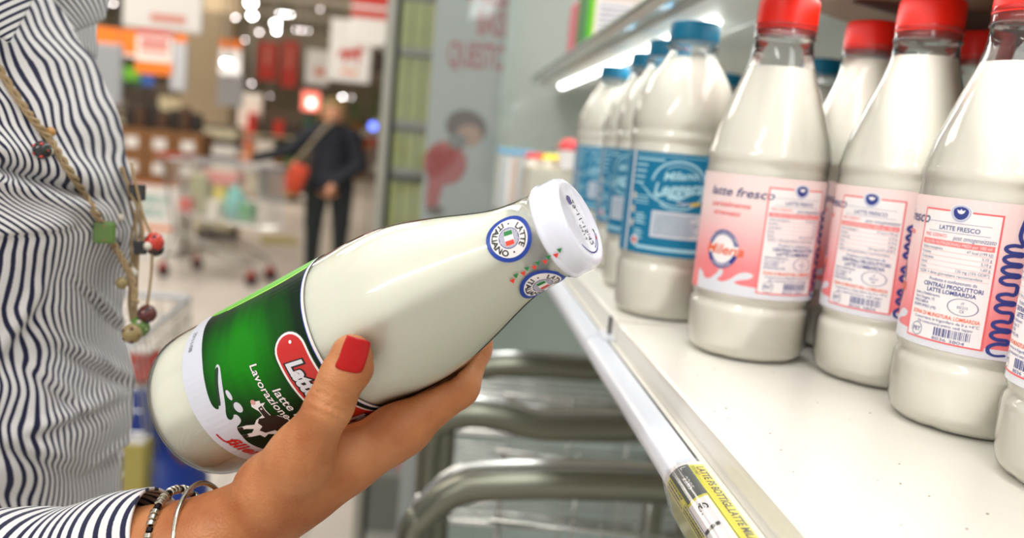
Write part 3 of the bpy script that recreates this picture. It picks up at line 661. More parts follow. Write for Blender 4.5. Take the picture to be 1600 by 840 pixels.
d.ell(32, 71, 2.6, 2, COWB, 7); d.ell(8, 67.4, 1.3, 1.3, mat('cow_nose', (220, 160, 150), .5), 7); d.ell(12.4, 69, .5, .5, PAPER, 8)
d.poly([(20.2, 49.4), (21.8, 48.4), (22.4, 51.4), (20.8, 52)], COWB, 8); d.poly([(15.8, 50.6), (17.4, 50), (17.8, 52.8), (16.4, 53.2)], COWB, 8)
d.text('filiera', 18.5, 41.8, 6.5, REDINK, 5, 'l', shear=.35, width=22, bold=.03, rot=.1); d.stroke([(14.5, 38), (19, 38.4), (24, 41)], .9, REDINK, 5)
d.text('29/11/08', -34, 39.2, 2.6, mat('stamp_grey', (120, 120, 126), .5), 5, width=12)
H_(d.build('label', hmap(.0003), None, du=3, eps=5e-5))
# round neck stickers
def sticker(a_deg, v0, nm):
    loc_r = hrad(v0/1000); c = radians(a_deg); g0 = hmap(.0003, .0200)
    d = Decal(); d.ell(0, 0, 10, 10, BLUEINK, 0, 40); d.ell(0, 0, 8.2, 8.2, PAPER, 1, 40); d.ring(0, 0, 4.2, 4.5, NAVY, 2)
    for k in range(-7, 8):
        y = k*.58; x = math.sqrt(max(0, 4.2**2-y*y)); d.rect(-x, y-.13, x, y+.13, NAVY, 2)
    d.rect(-3.3, -2.1, 3.3, 2.1, PAPER, 3); d.rect(-3.1, -1.9, -1.1, 1.9, GREEN_INK, 4); d.rect(1.1, -1.9, 3.1, 1.9, mat('flag_red', (232, 60, 40), .4) if 'flag_red' not in bpy.data.materials else bpy.data.materials['flag_red'], 4)
    d.text('LATTE', 0, 0, 2.5, BLACK, 3, bold=.03, sx=1.1, bend=(6.3, pi/2, True)); d.text('ITALIANO', 0, 0, 2.5, BLACK, 3, bold=.03, sx=1.05, bend=(6.3, -pi/2, False))
    d.ell(-6.2, .6, .4, .4, BLACK, 3); d.ell(6.2, .6, .4, .4, BLACK, 3)
    for it in d.items:
        V = it[0]; cs, sn = cos(-.12), sin(-.12); it[0][:] = np.stack([V[:, 0]*cs-V[:, 1]*sn+c*20.0, V[:, 0]*sn+V[:, 1]*cs+v0], 1)
    return H_(d.build(nm, lambda u, v, e: g0(u, min(v, 216.5), e), None, du=2, dv=2, eps=4e-5))
sticker(-19, 206.3, 'neck_sticker'); sticker(60, 207, 'neck_sticker')
# row of flag coloured triangles running over the neck and the cap
d = Decal(); FR = bpy.data.materials['flag_red']
d.rect(24, 188, 25.2, 189.2, GREEN_INK, 1)
for k in range(5):
    v = 198.5+k*5.6; u = 26*20/57.3-(k*.5)
    d.poly([(u-.2, v-.3), (u+2.0, v+.3), (u+.3, v+2.2)], FR, 1); d.poly([(u-1.4, v+2.3), (u+.7, v+2.6), (u-.8, v+4.6)], GREEN_INK, 1)
d.items = d.items[1:]
neckcap = proff([(z, r) for z, r in HPF if z < .2165]+[(.2182, .0212), (.2255, .0210), (.2285, .0206), (.2303, .0198), (.235, .018)])
H_(d.build('triangle_print', hmap(.0004, .0200, neckcap), None, du=2, dv=2))
# print on the cap's top
d = Decal()
PUR = mat('purple_print', (70, 66, 130), .5)
d.ring(0, 0, 14.2, 14.9, PUR, 1, a0=-1.0, a1=.9); d.ring(0, 0, 12.9, 13.5, PUR, 1, a0=-1.1, a1=-.2)
d.poly(smoothprof([(-12, 1), (-10.5, 3.5), (-8, 3), (-7.6, .6), (-9, -1), (-11, -1.4), (-12, 1)], 3)[:-1], PUR, 1)
rn = random.Random(2); d.text('29-11-15:42', 1, -1.5, 4.4, BLACK, 1, width=21); d.text('0412', 5, 2.8, 2.2, BLACK, 1, width=7)
d.poly([(9, -11), (11, -9.6), (8.6, -9.2)], FR, 1); d.poly([(5.6, -11.6), (7.4, -10.6), (5.4, -10)], GREEN_INK, 1)
def capmap(u, v, e):
    # u runs down the picture (he1), v towards the viewer's left (away from he0 side)
    return HB+he1*(u/1000)+he0*(-v/1000*-1)+ha*(.23065+e)
H_(d.build('cap_print', capmap, None, du=5))
# ------------------------------------------------------------------ the person: arm, hand, striped shirt
person = empty('person', (-.40, .62, 0), 'person in a navy and white striped shirt holding the green labelled bottle', 'person')
def PP(o, par=None):
    par = par or person; o.parent = par
    o.matrix_parent_inverse = Matrix.Translation(-person.location) if par is person else Matrix.Identity(4)
    return o
SKIN = mat('skin', (206, 140, 96), .42, sss=.25, spec=.4)
nt = SKIN.node_tree; b_ = nt.nodes['Principled BSDF']
tc = nt.nodes.new('ShaderNodeTexCoord'); n1 = nt.nodes.new('ShaderNodeTexNoise'); n1.inputs['Scale'].default_value = 38; n1.inputs['Detail'].default_value = 4
cr = nt.nodes.new('ShaderNodeValToRGB'); e = cr.color_ramp.elements; e[0].position = .35; e[0].color = srgb(168, 98, 54); e[1].position = .7; e[1].color = srgb(200, 136, 88)
nt.links.new(tc.outputs['Object'], n1.inputs['Vector']); nt.links.new(n1.outputs['Fac'], cr.inputs[0]); nt.links.new(cr.outputs[0], b_.inputs['Base Color'])
v1 = nt.nodes.new('ShaderNodeTexVoronoi'); v1.inputs['Scale'].default_value = 900; bp = nt.nodes.new('ShaderNodeBump'); bp.inputs['Strength'].default_value = .3; bp.inputs['Distance'].default_value = .0007
nt.links.new(tc.outputs['Object'], v1.inputs['Vector']); nt.links.new(v1.outputs['Distance'], bp.inputs['Height']); nt.links.new(bp.outputs[0], b_.inputs['Normal'])
b_.inputs['Subsurface Radius'].default_value = (1, .35, .2); b_.inputs['Subsurface Scale'].default_value = .006

def cyl(t, deg, R):                                    # point beside the held bottle: height t, angle (0 = viewer, 90 = below, 180 = behind), distance from axis
    a = radians(deg); return HB+ha*t+he0*(cos(a)*R)+he1*(sin(a)*R)
def fr_(t, deg, rf, gap=0): return cyl(t, deg, hrad(t)+rf+gap)
P_ = at
prims = []                                             # (a, b, r1, r2, k)
def bone(a, b, r1, r2, k=.006): prims.append((a, b, r1, r2, k))
# forearm and wrist
elbow = np.array([-.47, .36, 1.11]); fa = P_(150, 905, .40); wr1 = P_(345, 842, .388)
bone(elbow, fa, .043, .030, .01); bone(fa, wr1, .030, .0195, .01); bone(P_(250, 878, .41), P_(395, 808, .404), .023, .017, .008)
# palm: metacarpals
i_m = P_(626, 668, .392); m_m = P_(622, 668, .411); r_m = P_(606, 672, .429); p_m = P_(584, 680, .445)
bone(wr1, P_(470, 765, .384), .0195, .0155, .008)
bone(P_(410, 808, .388), i_m, .0150, .0112, .006); bone(P_(408, 805, .40), m_m, .015, .0112, .006)
bone(P_(405, 805, .412), r_m, .014, .0108, .006); bone(P_(400, 808, .42), p_m, .013, .0100, .006)
# index finger under the bottle, bending up behind it
i_p = P_(716, 603, .400); i_d = P_(742, 545, .412); i_t = fr_(.166, 178, .0068)
bone(i_m, i_p, .0118, .0094, .008); bone(i_p, i_d, .0094, .0078, .004); bone(i_d, i_t, .0078, .0066, .003)
# middle, ring, little fingers curling up behind the bottle
for mc, t0, t1, s in ((m_m, .120, .136, 1.0), (r_m, .098, .112, .97), (p_m, .076, .086, .85)):
    a = fr_(t0, 122, .0092*s, .001); b = fr_((t0+t1)/2+.004, 165, .0085*s, .0005); c = fr_(t1+.004, 200, .0075*s)
    bone(mc, a, .0112*s, .0092*s, .008); bone(a, b, .0092*s, .0080*s, .004); bone(b, c, .0080*s, .0066*s, .003)
# thumb across the front
t_c = P_(428, 766, .377); t_m = P_(470, 712, .366); t_i = P_(516, 632, .3545); t_t = P_(546, 553, .3545)
bone(P_(385, 825, .388), t_c, .0165, .0160, .006); bone(t_c, t_m, .0158, .0118, .007); bone(t_m, t_i, .0118, .0091, .010); bone(t_i, P_(535, 588, .3545), .0092, .0086, .005); bone(P_(533, 590, .3545), t_t, .0088, .0077, .004)
bone(P_(556, 575, .3545), P_(553, 552, .3545), .0074, .0068, .004)
# web between thumb and index, heel of the hand, knuckle
bone(P_(478, 735, .380), P_(538, 706, .386), .0115, .0085, .010)
bone(P_(455, 768, .384), P_(540, 728, .390), .0135, .0110, .008)
bone(P_(505, 735, .386), P_(600, 692, .394), .0110, .0090, .008)
bone(P_(632, 668, .389), P_(636, 668, .390), .0108, .0100, .004)
def bottle_sd(P):
    q = P-HB; t = q@ha; R = np.sqrt(np.maximum(((q-t[..., None]*ha)**2).sum(-1), 0)); z = [p[0] for p in HPF]; r = [p[1] for p in HPF]
    return np.where((t > -.001) & (t < .214), R-np.interp(t, z, r)-.0007, .05)
CREASE = []
for (ax_, ay_), (bx_, by_), Z, dep, wid in (((490, 622), (545, 648), .345, .0019, .0014), ((497, 612), (551, 637), .345, .0015, .0013), ((500, 600), (552, 622), .345, .0008, .0012), ((484, 636), (536, 660), .345, .0012, .0014),
        ((700, 592), (726, 622), .391, .0009, .0013), ((708, 585), (736, 616), .391, .0009, .0013), ((355, 742), (400, 800), .37, .0004, .0012)):
    CREASE.append((P_(ax_, ay_, Z), P_(bx_, by_, Z), dep, wid))
def body_sd(P):
    d = None
    for a, b, r1, r2, k in prims:
        c = cone_sd(P, a, b, r1, r2); d = c if d is None else smin(d, c, k)
    bs = bottle_sd(P); d = -smin(-d, bs, .0015)
    for a, b, dep, wid in CREASE:
        ab = b-a; h = np.clip(((P-a)@ab)/(ab@ab), 0, 1); v = P-a-h[..., None]*ab; dirv = a-CAM; dirv = dirv/np.linalg.norm(dirv)
        v = v-(v@dirv)[..., None]*dirv; dist = np.sqrt((v**2).sum(-1)); d = d+dep*np.exp(-(dist/wid)**2)*(np.abs((P-a)@dirv) < .03)
    return d
def axis(lo, hi, segs):
    # segs: list of (start, end, step) filling lo..hi
    out = [lo]
    for a, b, st in segs: out += list(np.arange(out[-1]+st, b+1e-9, st))
    return np.array(out)
xs = axis(-.53, 0, [(-.53, -.16, .004), (-.16, .03, .0011)]); ys = axis(.28, 0, [(.28, .30, .003), (.30, .50, .0012)]); zs = axis(1.05, 0, [(1.05, 1.24, .004), (1.24, 1.40, .0011)])
body = PP(sdf_mesh('body', body_sd, xs, ys, zs, SKIN, None, 2))
body.data.update(); 
bvh = BVHTree.FromObject(body, bpy.context.evaluated_depsgraph_get())
# thumb nail: a curved lacquered plate lying on the thumb
NQ = smoothprof([(543, 523), (562, 528), (577, 534), (576, 548), (571, 565), (563, 581), (545, 580), (525, 573), (530, 558), (536, 540), (543, 523)], 5)[:-1]
def in_poly_grid(poly, nr=7):
    c = np.mean(np.array(poly), 0); rings = []
    for k in range(nr+1): rings.append([tuple(c+(np.array(p)-c)*k/nr) for p in poly])
    return rings
def cast(px, py):
    dvec = ray(px, py); dv = Vector([float(x) for x in dvec]).normalized(); return bvh.ray_cast(Vector(CAM), dv)
rings = in_poly_grid(NQ)
tdir = t_t-P_(533, 590, .3545); nn = len(NQ)
tax = (P_(533, 590, .3545), t_t); tl = (tax[1]-tax[0])/np.linalg.norm(tax[1]-tax[0])
cdir = CAM-tax[0]; cdir /= np.linalg.norm(cdir); nrm = cdir-tl*(cdir@tl); nrm /= np.linalg.norm(nrm); sid = np.cross(nrm, tl)
NV = []
nc = at(551, 552, .3545)
for ring in rings:
    for (px, py) in ring:
        r = ray(px, py); t = ((nc+nrm*.0079-CAM)@nrm)/(r@nrm); p = CAM+r*t
        s_ = (p-nc)@sid; l_ = (p-nc)@tl; p = p+nrm*.0011-nrm*(s_**2/.024+(l_**2)*2.0); NV.append(p)
NF = [(k*nn+i, k*nn+(i+1) % nn, (k+1)*nn+(i+1) % nn, (k+1)*nn+i) for k in range(len(rings)-1) for i in range(nn)]
NAILM = mat('red_nail_lacquer', (186, 4, 3), .3, coat=.1, spec=.3, noise=.15, nscale=300)
nail = pyd('thumb_nail', NV, NF, NAILM); PP(nail, body)
sm = nail.modifiers.new('s', 'SOLIDIFY'); sm.thickness = .0009; sm.offset = 0
body.matrix_parent_inverse = Matrix.Translation(-person.location)

# ---- shirt
SHIRT = bpy.data.materials.new('striped_cotton'); SHIRT.use_nodes = True; nt = SHIRT.node_tree; b_ = nt.nodes['Principled BSDF']; b_.inputs['Roughness'].default_value = .85
b_.inputs['Sheen Weight'].default_value = .2
uvn = nt.nodes.new('ShaderNodeUVMap'); uvn.uv_map = 'uv'; sx = nt.nodes.new('ShaderNodeSeparateXYZ'); nt.links.new(uvn.outputs[0], sx.inputs[0])
fr2 = nt.nodes.new('ShaderNodeMath'); fr2.operation = 'FRACT'; nt.links.new(sx.outputs[0], fr2.inputs[0])
cr = nt.nodes.new('ShaderNodeValToRGB'); e = cr.color_ramp.elements
nz = nt.nodes.new('ShaderNodeTexNoise'); nz.inputs['Scale'].default_value = 900; tc = nt.nodes.new('ShaderNodeTexCoord'); nt.links.new(tc.outputs['Object'], nz.inputs[0])
ad = nt.nodes.new('ShaderNodeMath'); ad.operation = 'MULTIPLY_ADD'; ad.inputs[1].default_value = .06; nt.links.new(nz.outputs['Fac'], ad.inputs[0]); nt.links.new(fr2.outputs[0], ad.inputs[2])
e[0].position = .04; e[0].color = srgb(226, 222, 222); e[1].position = 1; e[1].color = srgb(226, 222, 222)
for p_, c_ in ((.30, (226, 222, 222)), (.36, (14, 18, 58)), (.72, (14, 18, 58)), (.78, (226, 222, 222))): e.new(p_).color = srgb(*c_)
nt.links.new(ad.outputs[0], cr.inputs[0]); nt.links.new(cr.outputs[0], b_.inputs['Base Color'])
w_ = nt.nodes.new('ShaderNodeTexNoise'); w_.inputs['Scale'].default_value = 60; w_.inputs['Detail'].default_value = 3; bp = nt.nodes.new('ShaderNodeBump'); bp.inputs['Strength'].default_value = .15; bp.inputs['Distance'].default_value = .003
nt.links.new(tc.outputs['Object'], w_.inputs[0]); nt.links.new(w_.outputs['Fac'], bp.inputs['Height']); nt.links.new(bp.outputs[0], b_.inputs['Normal'])
PITCH = .0063
def uvmesh(name, V, F, UV, m_, parent=None, thick=0, sub=0):
    o = pyd(name, V, F, m_); me = o.data; ul = me.uv_layers.new(name='uv')
    for lp in me.loops: ul.data[lp.index].uv = tuple(map(float, UV[lp.vertex_index]))
    if thick: s = o.modifiers.new('s', 'SOLIDIFY'); s.thickness = thick; s.offset = 0
    PP(o, parent); return o
# torso outline (front of the chest and belly) as photographed
OUT = [(20, -190), (50, -90), (86, 0), (115, 60), (145, 95), (175, 160), (191, 215), (194, 245), (207, 290), (219, 330), (224, 360), (214, 395), (200, 440), (195, 480), (196, 525), (205, 560), (215, 615), (206, 660), (192, 705), (186, 760), (190, 840), (196, 930), (200, 1100), (190, 1500)]
OZ = []; 
for px, py in OUT:
    p = at(px, py, .60); OZ.append((p[2], p[0]))
OZ.sort(); oz = [a for a, b in OZ]; ox = [b for a, b in OZ]
def ridge(z, x, zc, xc, sz, sx_, slope=0):
    zz = z-zc-slope*(x-xc); return math.exp(-(zz/sz)**2-((x-xc)/sx_)**2)
NA, NZ = 340, 420; V = []; UV = []
zlo, zhi = .86, 1.62
from mathutils import noise as mn
def gs(d, w): return math.exp(-(d/w)**2)
def stp(v, a, b): t = min(1, max(0, (v-a)/(b-a))); return t*t*(3-2*t)
SL = [(-900, 5), (0, 2.5), (60, 0), (170, -3.6), (195, -4.6), (272, -9.2), (284, -7.8), (296, -8.4), (330, -11.6), (362, -14.6), (372, -14.8), (480, -14.2), (600, -15), (900, -15), (2500, -15)]
def stripe_u(px, py, xr):
    R0 = 7.7; s0 = float(np.interp(py, [a for a, b in SL], [b for a, b in SL])); t = px/xr; a = xr/16.5; T = R0-s0
    g = max(0, (t-.30)/.70)**1.5 if t < 1 else 1+(t-1)*1.5/.7
    gu = min(1, max(0, t/.42)); gu = gu*(1.5-.5*gu) if t < .42 else 1; mx = stp(py, 275, 345+25*min(1, t)); g = gu*(1-mx)+g*mx
    lo = stp(py, 440, 560)
    w = 5.5*sin(py/21+px/70)*stp(py, 225, 270)*(1-stp(py, 330, 380))*stp(px, 90, 140)
    w += lo*(9*sin(py/34+px/60)+5*sin(py/17-px/45))+mn.noise(Vector((px/110, py/80, 2.2)))*12+mn.noise(Vector((px/45, py/36, 5.2)))*4
    return s0+a*t+(T-a)*g+w/15.0
def folds_mm(px, py):
    f = 0
    m_ = 1-stp(px, 110, 185)
    v = py-(281+.32*(px-60))                             # the deep fold under the bust
    f += m_*(9*gs(v+30, 26)-9*gs(v, 9)+7*gs(v-20, 12))
    v2 = py-(366-.12*px); m2 = 1-stp(px, 85, 125)
    f += m2*(6*(1-stp(v2, -3, 4))*stp(v2, -60, -5))      # cloth lapping over the kink line
    v3 = px-(40-.55*(py-480)); f += 4*gs(v3, 12)*gs(py-500, 60)-4*gs(v3-20, 12)*gs(py-510, 60)
    for cx, cy, sl, L, wd, am in ((150, 560, .5, 60, 10, 4.5), (120, 640, -.4, 70, 11, 4), (170, 480, .9, 45, 8, 3), (60, 700, .3, 60, 12, 3.5), (180, 700, -.6, 40, 9, 3.5), (90, 600, .8, 50, 10, 3)):
        dx = px-cx; dy = py-cy-sl*dx; f += am*gs(dx, L)*(gs(dy, wd)-gs(dy-wd*1.7, wd))
    f += 2.5*mn.noise(Vector((px/60, py/60, .7)))+5*mn.noise(Vector((px/140, py/140, 4.7)))
    return f
def ring_pt(an, z, xr, n):
    ca, sa = cos(an), sin(an); rr = (abs(ca)**n+abs(sa)**n)**(-1/n); y = .625+b_2*rr*sa
    return xr-a_+a_*rr*ca-.62*max(0, y-.59), y
a_ = .135; b_2 = .150
OPY = [o_[1] for o_ in OUT]; OPX = [o_[0] for o_ in OUT]; XR = []
for j in range(NZ+1):
    z = zlo+(zhi-zlo)*j/NZ; xr = float(np.interp(z, oz, ox)); n = 3.6-1.2*(1-max(0, min(1, (z-1.30)/.12)))
    for _ in range(3):
        best = max((pj((*ring_pt(-.9+1.8*k/30, z, xr, n), z)) for k in range(31)), key=lambda q: q[0]-np.interp(q[1], OPY, OPX))
        xr += (float(np.interp(best[1], OPY, OPX))-best[0])*.62/FPX
    XR.append(xr)
for j in range(NZ+1):
    z = zlo+(zhi-zlo)*j/NZ; xr = XR[j]
    n = 3.6-1.2*(1-max(0, min(1, (z-1.30)/.12))); 
    for i in range(NA):
        an = -pi+2*pi*i/NA; ca, sa = cos(an), sin(an); rr = (abs(ca)**n+abs(sa)**n)**(-1/n)
        x = xr-a_+a_*rr*ca; y = .625+b_2*rr*sa; x -= .62*max(0, y-.59)
        px, py = pj((x, y, z)); pxr = float(np.interp(py, [o_[1] for o_ in OUT], [o_[0] for o_ in OUT]))
        fr_w = 1-stp(an, -.35, .35); back = stp(-an, 2.6, 3.0)
        dsp = folds_mm(px, py)/1000*fr_w*(1-back)+(1-fr_w)*mn.noise(Vector((an*3, z*9, 1)))*.006
        dirn = Vector((ca/a_, sa/b_2, 0)).normalized()
        V.append((x+dirn.x*dsp, y+dirn.y*dsp, z)); UV.append((stripe_u(px, py, pxr) if an < .12 else 7.7+(an-.12)*22, z*10))
Fc = []
for j in range(NZ):
    for i in range(NA): Fc.append((j*NA+i, j*NA+(i+1) % NA, (j+1)*NA+(i+1) % NA, (j+1)*NA+i))
# seam column: keep the UV continuous by building the last strip at the far back (an = +-pi), out of sight
shirt = uvmesh('shirt', V, Fc, UV, SHIRT, thick=.0012)
# top closed with shoulders and neck stub of the body
# collar: near flap at the upper left and the far placket edge
def sheet(name, quad, Zs, nx, ny, uvf, m_=SHIRT, bulge=.006, thick=.0014, parent=None):
    # quad: 4 pixel corners (tl, tr, br, bl) with depths; a gently bulging piece of cloth
    (a, b, c, d_), V, UV = quad, [], []
    A, B, C_, D = [at(p[0], p[1], z) for p, z in zip(quad, Zs)]
    for j in range(ny+1):
        t = j/ny
        for i in range(nx+1):
            s = i/nx; p = (A*(1-s)+B*s)*(1-t)+(D*(1-s)+C_*s)*t; dv_ = CAM-p; dv_ = dv_/np.linalg.norm(dv_)
            p = p+dv_*bulge*sin(pi*s)*sin(pi*min(1, t*1.0))**.5; V.append(p); UV.append(uvf(s, t, p))
    F = [(j*(nx+1)+i, j*(nx+1)+i+1, (j+1)*(nx+1)+i+1, (j+1)*(nx+1)+i) for j in range(ny) for i in range(nx)]
    return uvmesh(name, V, F, UV, m_, parent, thick)
sheet('collar', [(-60, -120), (84, -60), (14, 66), (-70, 20)], (.455, .50, .462, .44), 30, 30, lambda s, t, p: ((s*.9+t*1.0)*.052/PITCH+.2, t), bulge=.008, parent=shirt)
sheet('collar', [(40, -80), (190, -60), (162, 30), (110, 52)], (.52, .60, .60, .56), 30, 30, lambda s, t, p: ((s*1.2-t*.7)*.05/PITCH, t), bulge=.012, parent=shirt)
sheet('placket', [(60, -60), (150, -60), (150, 92), (118, 62)], (.575, .66, .66, .60), 20, 30, lambda s, t, p: ((s*.9+t*.2)*.045/PITCH, t), bulge=.004, parent=shirt)
# far half of the chest seen past the necklace
# sleeve on the forearm
ccut = P_(212, 806, .395); c0 = np.array([-.50, .345, 1.085])
def sleeve():
    V = []; UV = []; N = 120; A = 72
    pts = [P_(262, 862, .402), P_(180, 880, .402), P_(60, 915, .40), fa*.3+elbow*.7+np.array([0, 0, 0])]
    ctr = smoothprof([tuple(P_(256, 858, .399)), tuple(P_(205, 872, .400)), tuple(P_(110, 897, .402)), tuple(P_(-60, 930, .402)), tuple(elbow*.6+P_(-60, 930, .402)*.4), tuple(elbow+np.array([-.06, .03, .05])), (-.50, .46, 1.30), (-.46, .50, 1.46)], 16)
    ctr = [np.array(c) for c in ctr]; L = 0; up = np.array([0, 0, 1.])
    for k, c in enumerate(ctr):
        t = ctr[min(k+1, len(ctr)-1)]-ctr[max(k-1, 0)]; t = t/np.linalg.norm(t)
        if k: L += np.linalg.norm(c-ctr[k-1])
        sd = np.cross(t, up); sd /= np.linalg.norm(sd)+1e-9; u2 = np.cross(sd, t)
        R = .0277+.018*min(1, L/.25)+.0010*sin(L*90)
        for i in range(A):
            w = 2*pi*i/A; r = R*(1+.05*mn.noise(Vector((cos(w)*1.5, sin(w)*1.5, L*22))))
            # cuff edge cut on the slant
            p = c+sd*cos(w)*r+u2*sin(w)*r; V.append(p)
            UV.append(((L*1.0+.010*cos(w)*1.4-.012*sin(w)+.004*mn.noise(Vector((cos(w), sin(w), L*14))))/PITCH*1.05, w))
    NN = len(ctr); F = [(k*A+i, k*A+(i+1) % A, (k+1)*A+(i+1) % A, (k+1)*A+i) for k in range(NN-1) for i in range(A)]
    return uvmesh('sleeve', V, F, UV, SHIRT, shirt, .0015)
sleeve()

# trousers and shoes of the person, below the picture
TX, TY = -.42, .64
tl_ = [(np.array([TX, TY-.09, .90]), np.array([TX+.02, TY-.09, .50]), .115, .075), (np.array([TX+.02, TY-.09, .50]), np.array([TX, TY-.10, .10]), .072, .055), (np.array([TX, TY+.09, .90]), np.array([TX+.02, TY+.10, .50]), .115, .075), (np.array([TX+.02, TY+.10, .50]), np.array([TX, TY+.11, .10]), .072, .055), (np.array([TX, TY-.04, .95]), np.array([TX, TY+.04, .95]), .12, .12)]
def tro_sd(P):
    d = None
    for a, b, r1, r2 in tl_: c = cone_sd(P, a, b, r1, r2); d = c if d is None else smin(d, c, .03)
    return np.maximum(d, .07-P[..., 2])
PP(sdf_mesh('trousers', tro_sd, np.arange(-.62, -.22, .014), np.arange(.38, .90, .014), np.arange(.02, 1.12, .014), mat('denim', (44, 56, 84), .85, noise=.2, nscale=80), None, 1))
for sy in (-.10, .11):
    a, b = np.array([TX-.02, TY+sy, .045]), np.array([TX+.15, TY+sy, .035])
    PP(sdf_mesh('shoe', lambda P: np.maximum(cone_sd(P, a, b, .052, .040), -P[..., 2]), np.arange(-.52, -.18, .01), np.arange(TY+sy-.08, TY+sy+.08, .01), np.arange(-.02, .13, .01), BLACK, None, 1))

# ------------------------------------------------------------------ necklace of cord and beads
CORD = mat('waxed_cord', (176, 150, 112), .7, noise=.3, nscale=300)
nk = empty('bead_necklace', at(150, 300, .47), 'long necklace of twisted beige cord and large glass beads on the striped shirt', 'necklace')
def NK(o, par=None):
    par = par or nk; o.parent = par; o.matrix_parent_inverse = Matrix.Translation(-nk.location) if par is nk else Matrix.Identity(4); return o
bpy.context.view_layer.update()
sbvh = BVHTree.FromObject(shirt, bpy.context.evaluated_depsgraph_get())
def onshirt(px, py, off=.003, dz=.52):
    dv = Vector([float(x) for x in ray(px, py)]).normalized(); h = sbvh.ray_cast(Vector(CAM), dv)
    if h[0] is None: return at(px, py, dz)
    p = np.array(h[0]); n_ = CAM-p; n_ /= np.linalg.norm(n_); return p+n_*off
S1 = [(-10, 92), (10, 125), (36, 165), (55, 190), (76, 215), (92, 240), (112, 272), (130, 300), (148, 330), (164, 356), (178, 382), (192, 405), (204, 430)]
S1p = [onshirt(x, y, .0035) for x, y in S1[:11]]+[at(193, 408, .535), at(207, 440, .535), at(212, 475, .535)]
for k, ph in enumerate((0, 2.1, 4.2)):
    sp = smoothprof([tuple(p) for p in S1p], 8)
    NK(MB().tube([np.array(p)+.0014*np.array([cos(i*.55+ph), 0, sin(i*.55+ph)]) for i, p in enumerate(sp)], .0011, 6).build('cord', CORD, smooth=True))
S2 = [(190, 262), (204, 300), (214, 335), (212, 380), (206, 420), (204, 455), (208, 500)]
for k, (dx, ph) in enumerate(((0, 0), (5, 2), (-6, 4), (9, 1))):
    sp = smoothprof([tuple(at(x+dx*sin(pi*i/5), y, .545+.004*k)) for i, (x, y) in enumerate(S2)], 8)
    NK(MB().tube([np.array(p)+.0008*np.array([cos(i*.5+ph), 0, sin(i*.5+ph)]) for i, p in enumerate(sp)], .0009, 6).build('cord', CORD, smooth=True))
for pts in ([(238, 390), (236, 430), (230, 478)], [(216, 396), (214, 440), (212, 500)], [(205, 255), (222, 330), (238, 370)]):
    NK(MB().tube(smoothprof([tuple(at(x, y, .54)) for x, y in pts], 6), .0009, 6).build('cord', CORD, smooth=True))
def bead(px, py, Z, r, m_, m2=None, sq=1, cube=False, on=False):
    p = onshirt(px, py, r*.9) if on else at(px, py, Z)
    mb = MB()
    if cube: mb.box(p, (r*2, r*1.8, r*2.1), rz=.4, bev=r*.3)
    else:
        pr = [(r*sq*sin(-pi/2+pi*k/12), max(r*cos(-pi/2+pi*k/12), r*.22)) for k in range(13)]; mb.lathe(pr, 24, p)
    o = NK(mb.build('bead', m_, smooth=not cube))
    if m2:
        b2 = MB()
        for k in range(5):
            a = k*1.257; b2.lathe([(-r*.16, r*.12), (0, r*.22), (r*.16, r*.12)], 10, np.array(p)+np.array([cos(a)*r*.72, -abs(sin(a))*r*.3-.4*r, sin(a)*r*.72]))
        NK(b2.build('bead_spots', m2, smooth=True), o)
    return o
bk = mat('black_bead', (18, 16, 18), .15, coat=.6); rd = mat('red_bead', (206, 44, 24), .15, coat=.8); gn = mat('green_bead', (96, 130, 60), .25, coat=.5); br_ = mat('brown_bead', (92, 40, 34), .2, coat=.5); wh = mat('pale_bead', (222, 214, 200), .3, coat=.4); olive = mat('olive_bead', (150, 130, 84), .35, coat=.3)
bead(66, 234, 0, .0050, bk, rd, on=True); bead(75, 236, 0, .0028, wh, on=True)
bead(163, 362, 0, .0062, gn, rd, cube=True, on=True); bead(181, 381, 0, .0032, bk, on=True)
bead(79, 206, 0, .0028, mat('amber_bead', (190, 140, 70), .3, coat=.5), on=True)
bead(214, 300, .55, .0050, bk, cube=True); bead(241, 378, .54, .0060, rd, bk); bead(243, 388, .543, .0050, bk); bead(231, 384, .535, .0026, wh); bead(219, 386, .54, .0040, bk, cube=True)
bead(208, 426, .54, .0034, wh); bead(200, 437, .54, .0030, wh); bead(190, 442, .53, .0036, olive); bead(230, 490, .54, .0058, br_, bk)
bead(217, 511, .54, .0066, gn, wh); bead(206, 521, .53, .0060, olive, br_); bead(188, 340, .53, .0025, wh, on=True)

# bracelets
SILVER = mat('silver', (214, 206, 190), .16, metal=1, noise=.25, nscale=500); DKS = mat('oxidised_silver', (40, 34, 36), .4, metal=.8)
def ringpts(px, py, Z, rad, tilt=(0, 0), n=60, axis_to=None):
    c = at(px, py, Z); t = (wr1-fa)/np.linalg.norm(wr1-fa); t = t+np.array([tilt[0], 0, tilt[1]]); t /= np.linalg.norm(t)
    a = np.cross(t, [0, 0, 1.]); a /= np.linalg.norm(a); b = np.cross(a, t); return [c+rad*(a*cos(w)+b*sin(w)) for w in [2*pi*k/n for k in range(n)]]
bl = empty('bangle', at(285, 800, .385), 'thin plain silver bangle on the bare wrist, nearer the hand', 'bangle')
o = MB().tube(ringpts(322, 850, .396, .0276, (.25, -.1)), .0012, 10, closed=True).build('band', SILVER, smooth=True); o.parent = bl; o.matrix_parent_inverse = Matrix.Translation(-bl.location)
bt = empty('beaded_bracelet', at(230, 800, .385), 'bracelet of silver and dark beads at the striped cuff', 'bracelet')
rp = ringpts(283, 862, .398, .0283, (.30, -.12), 64)
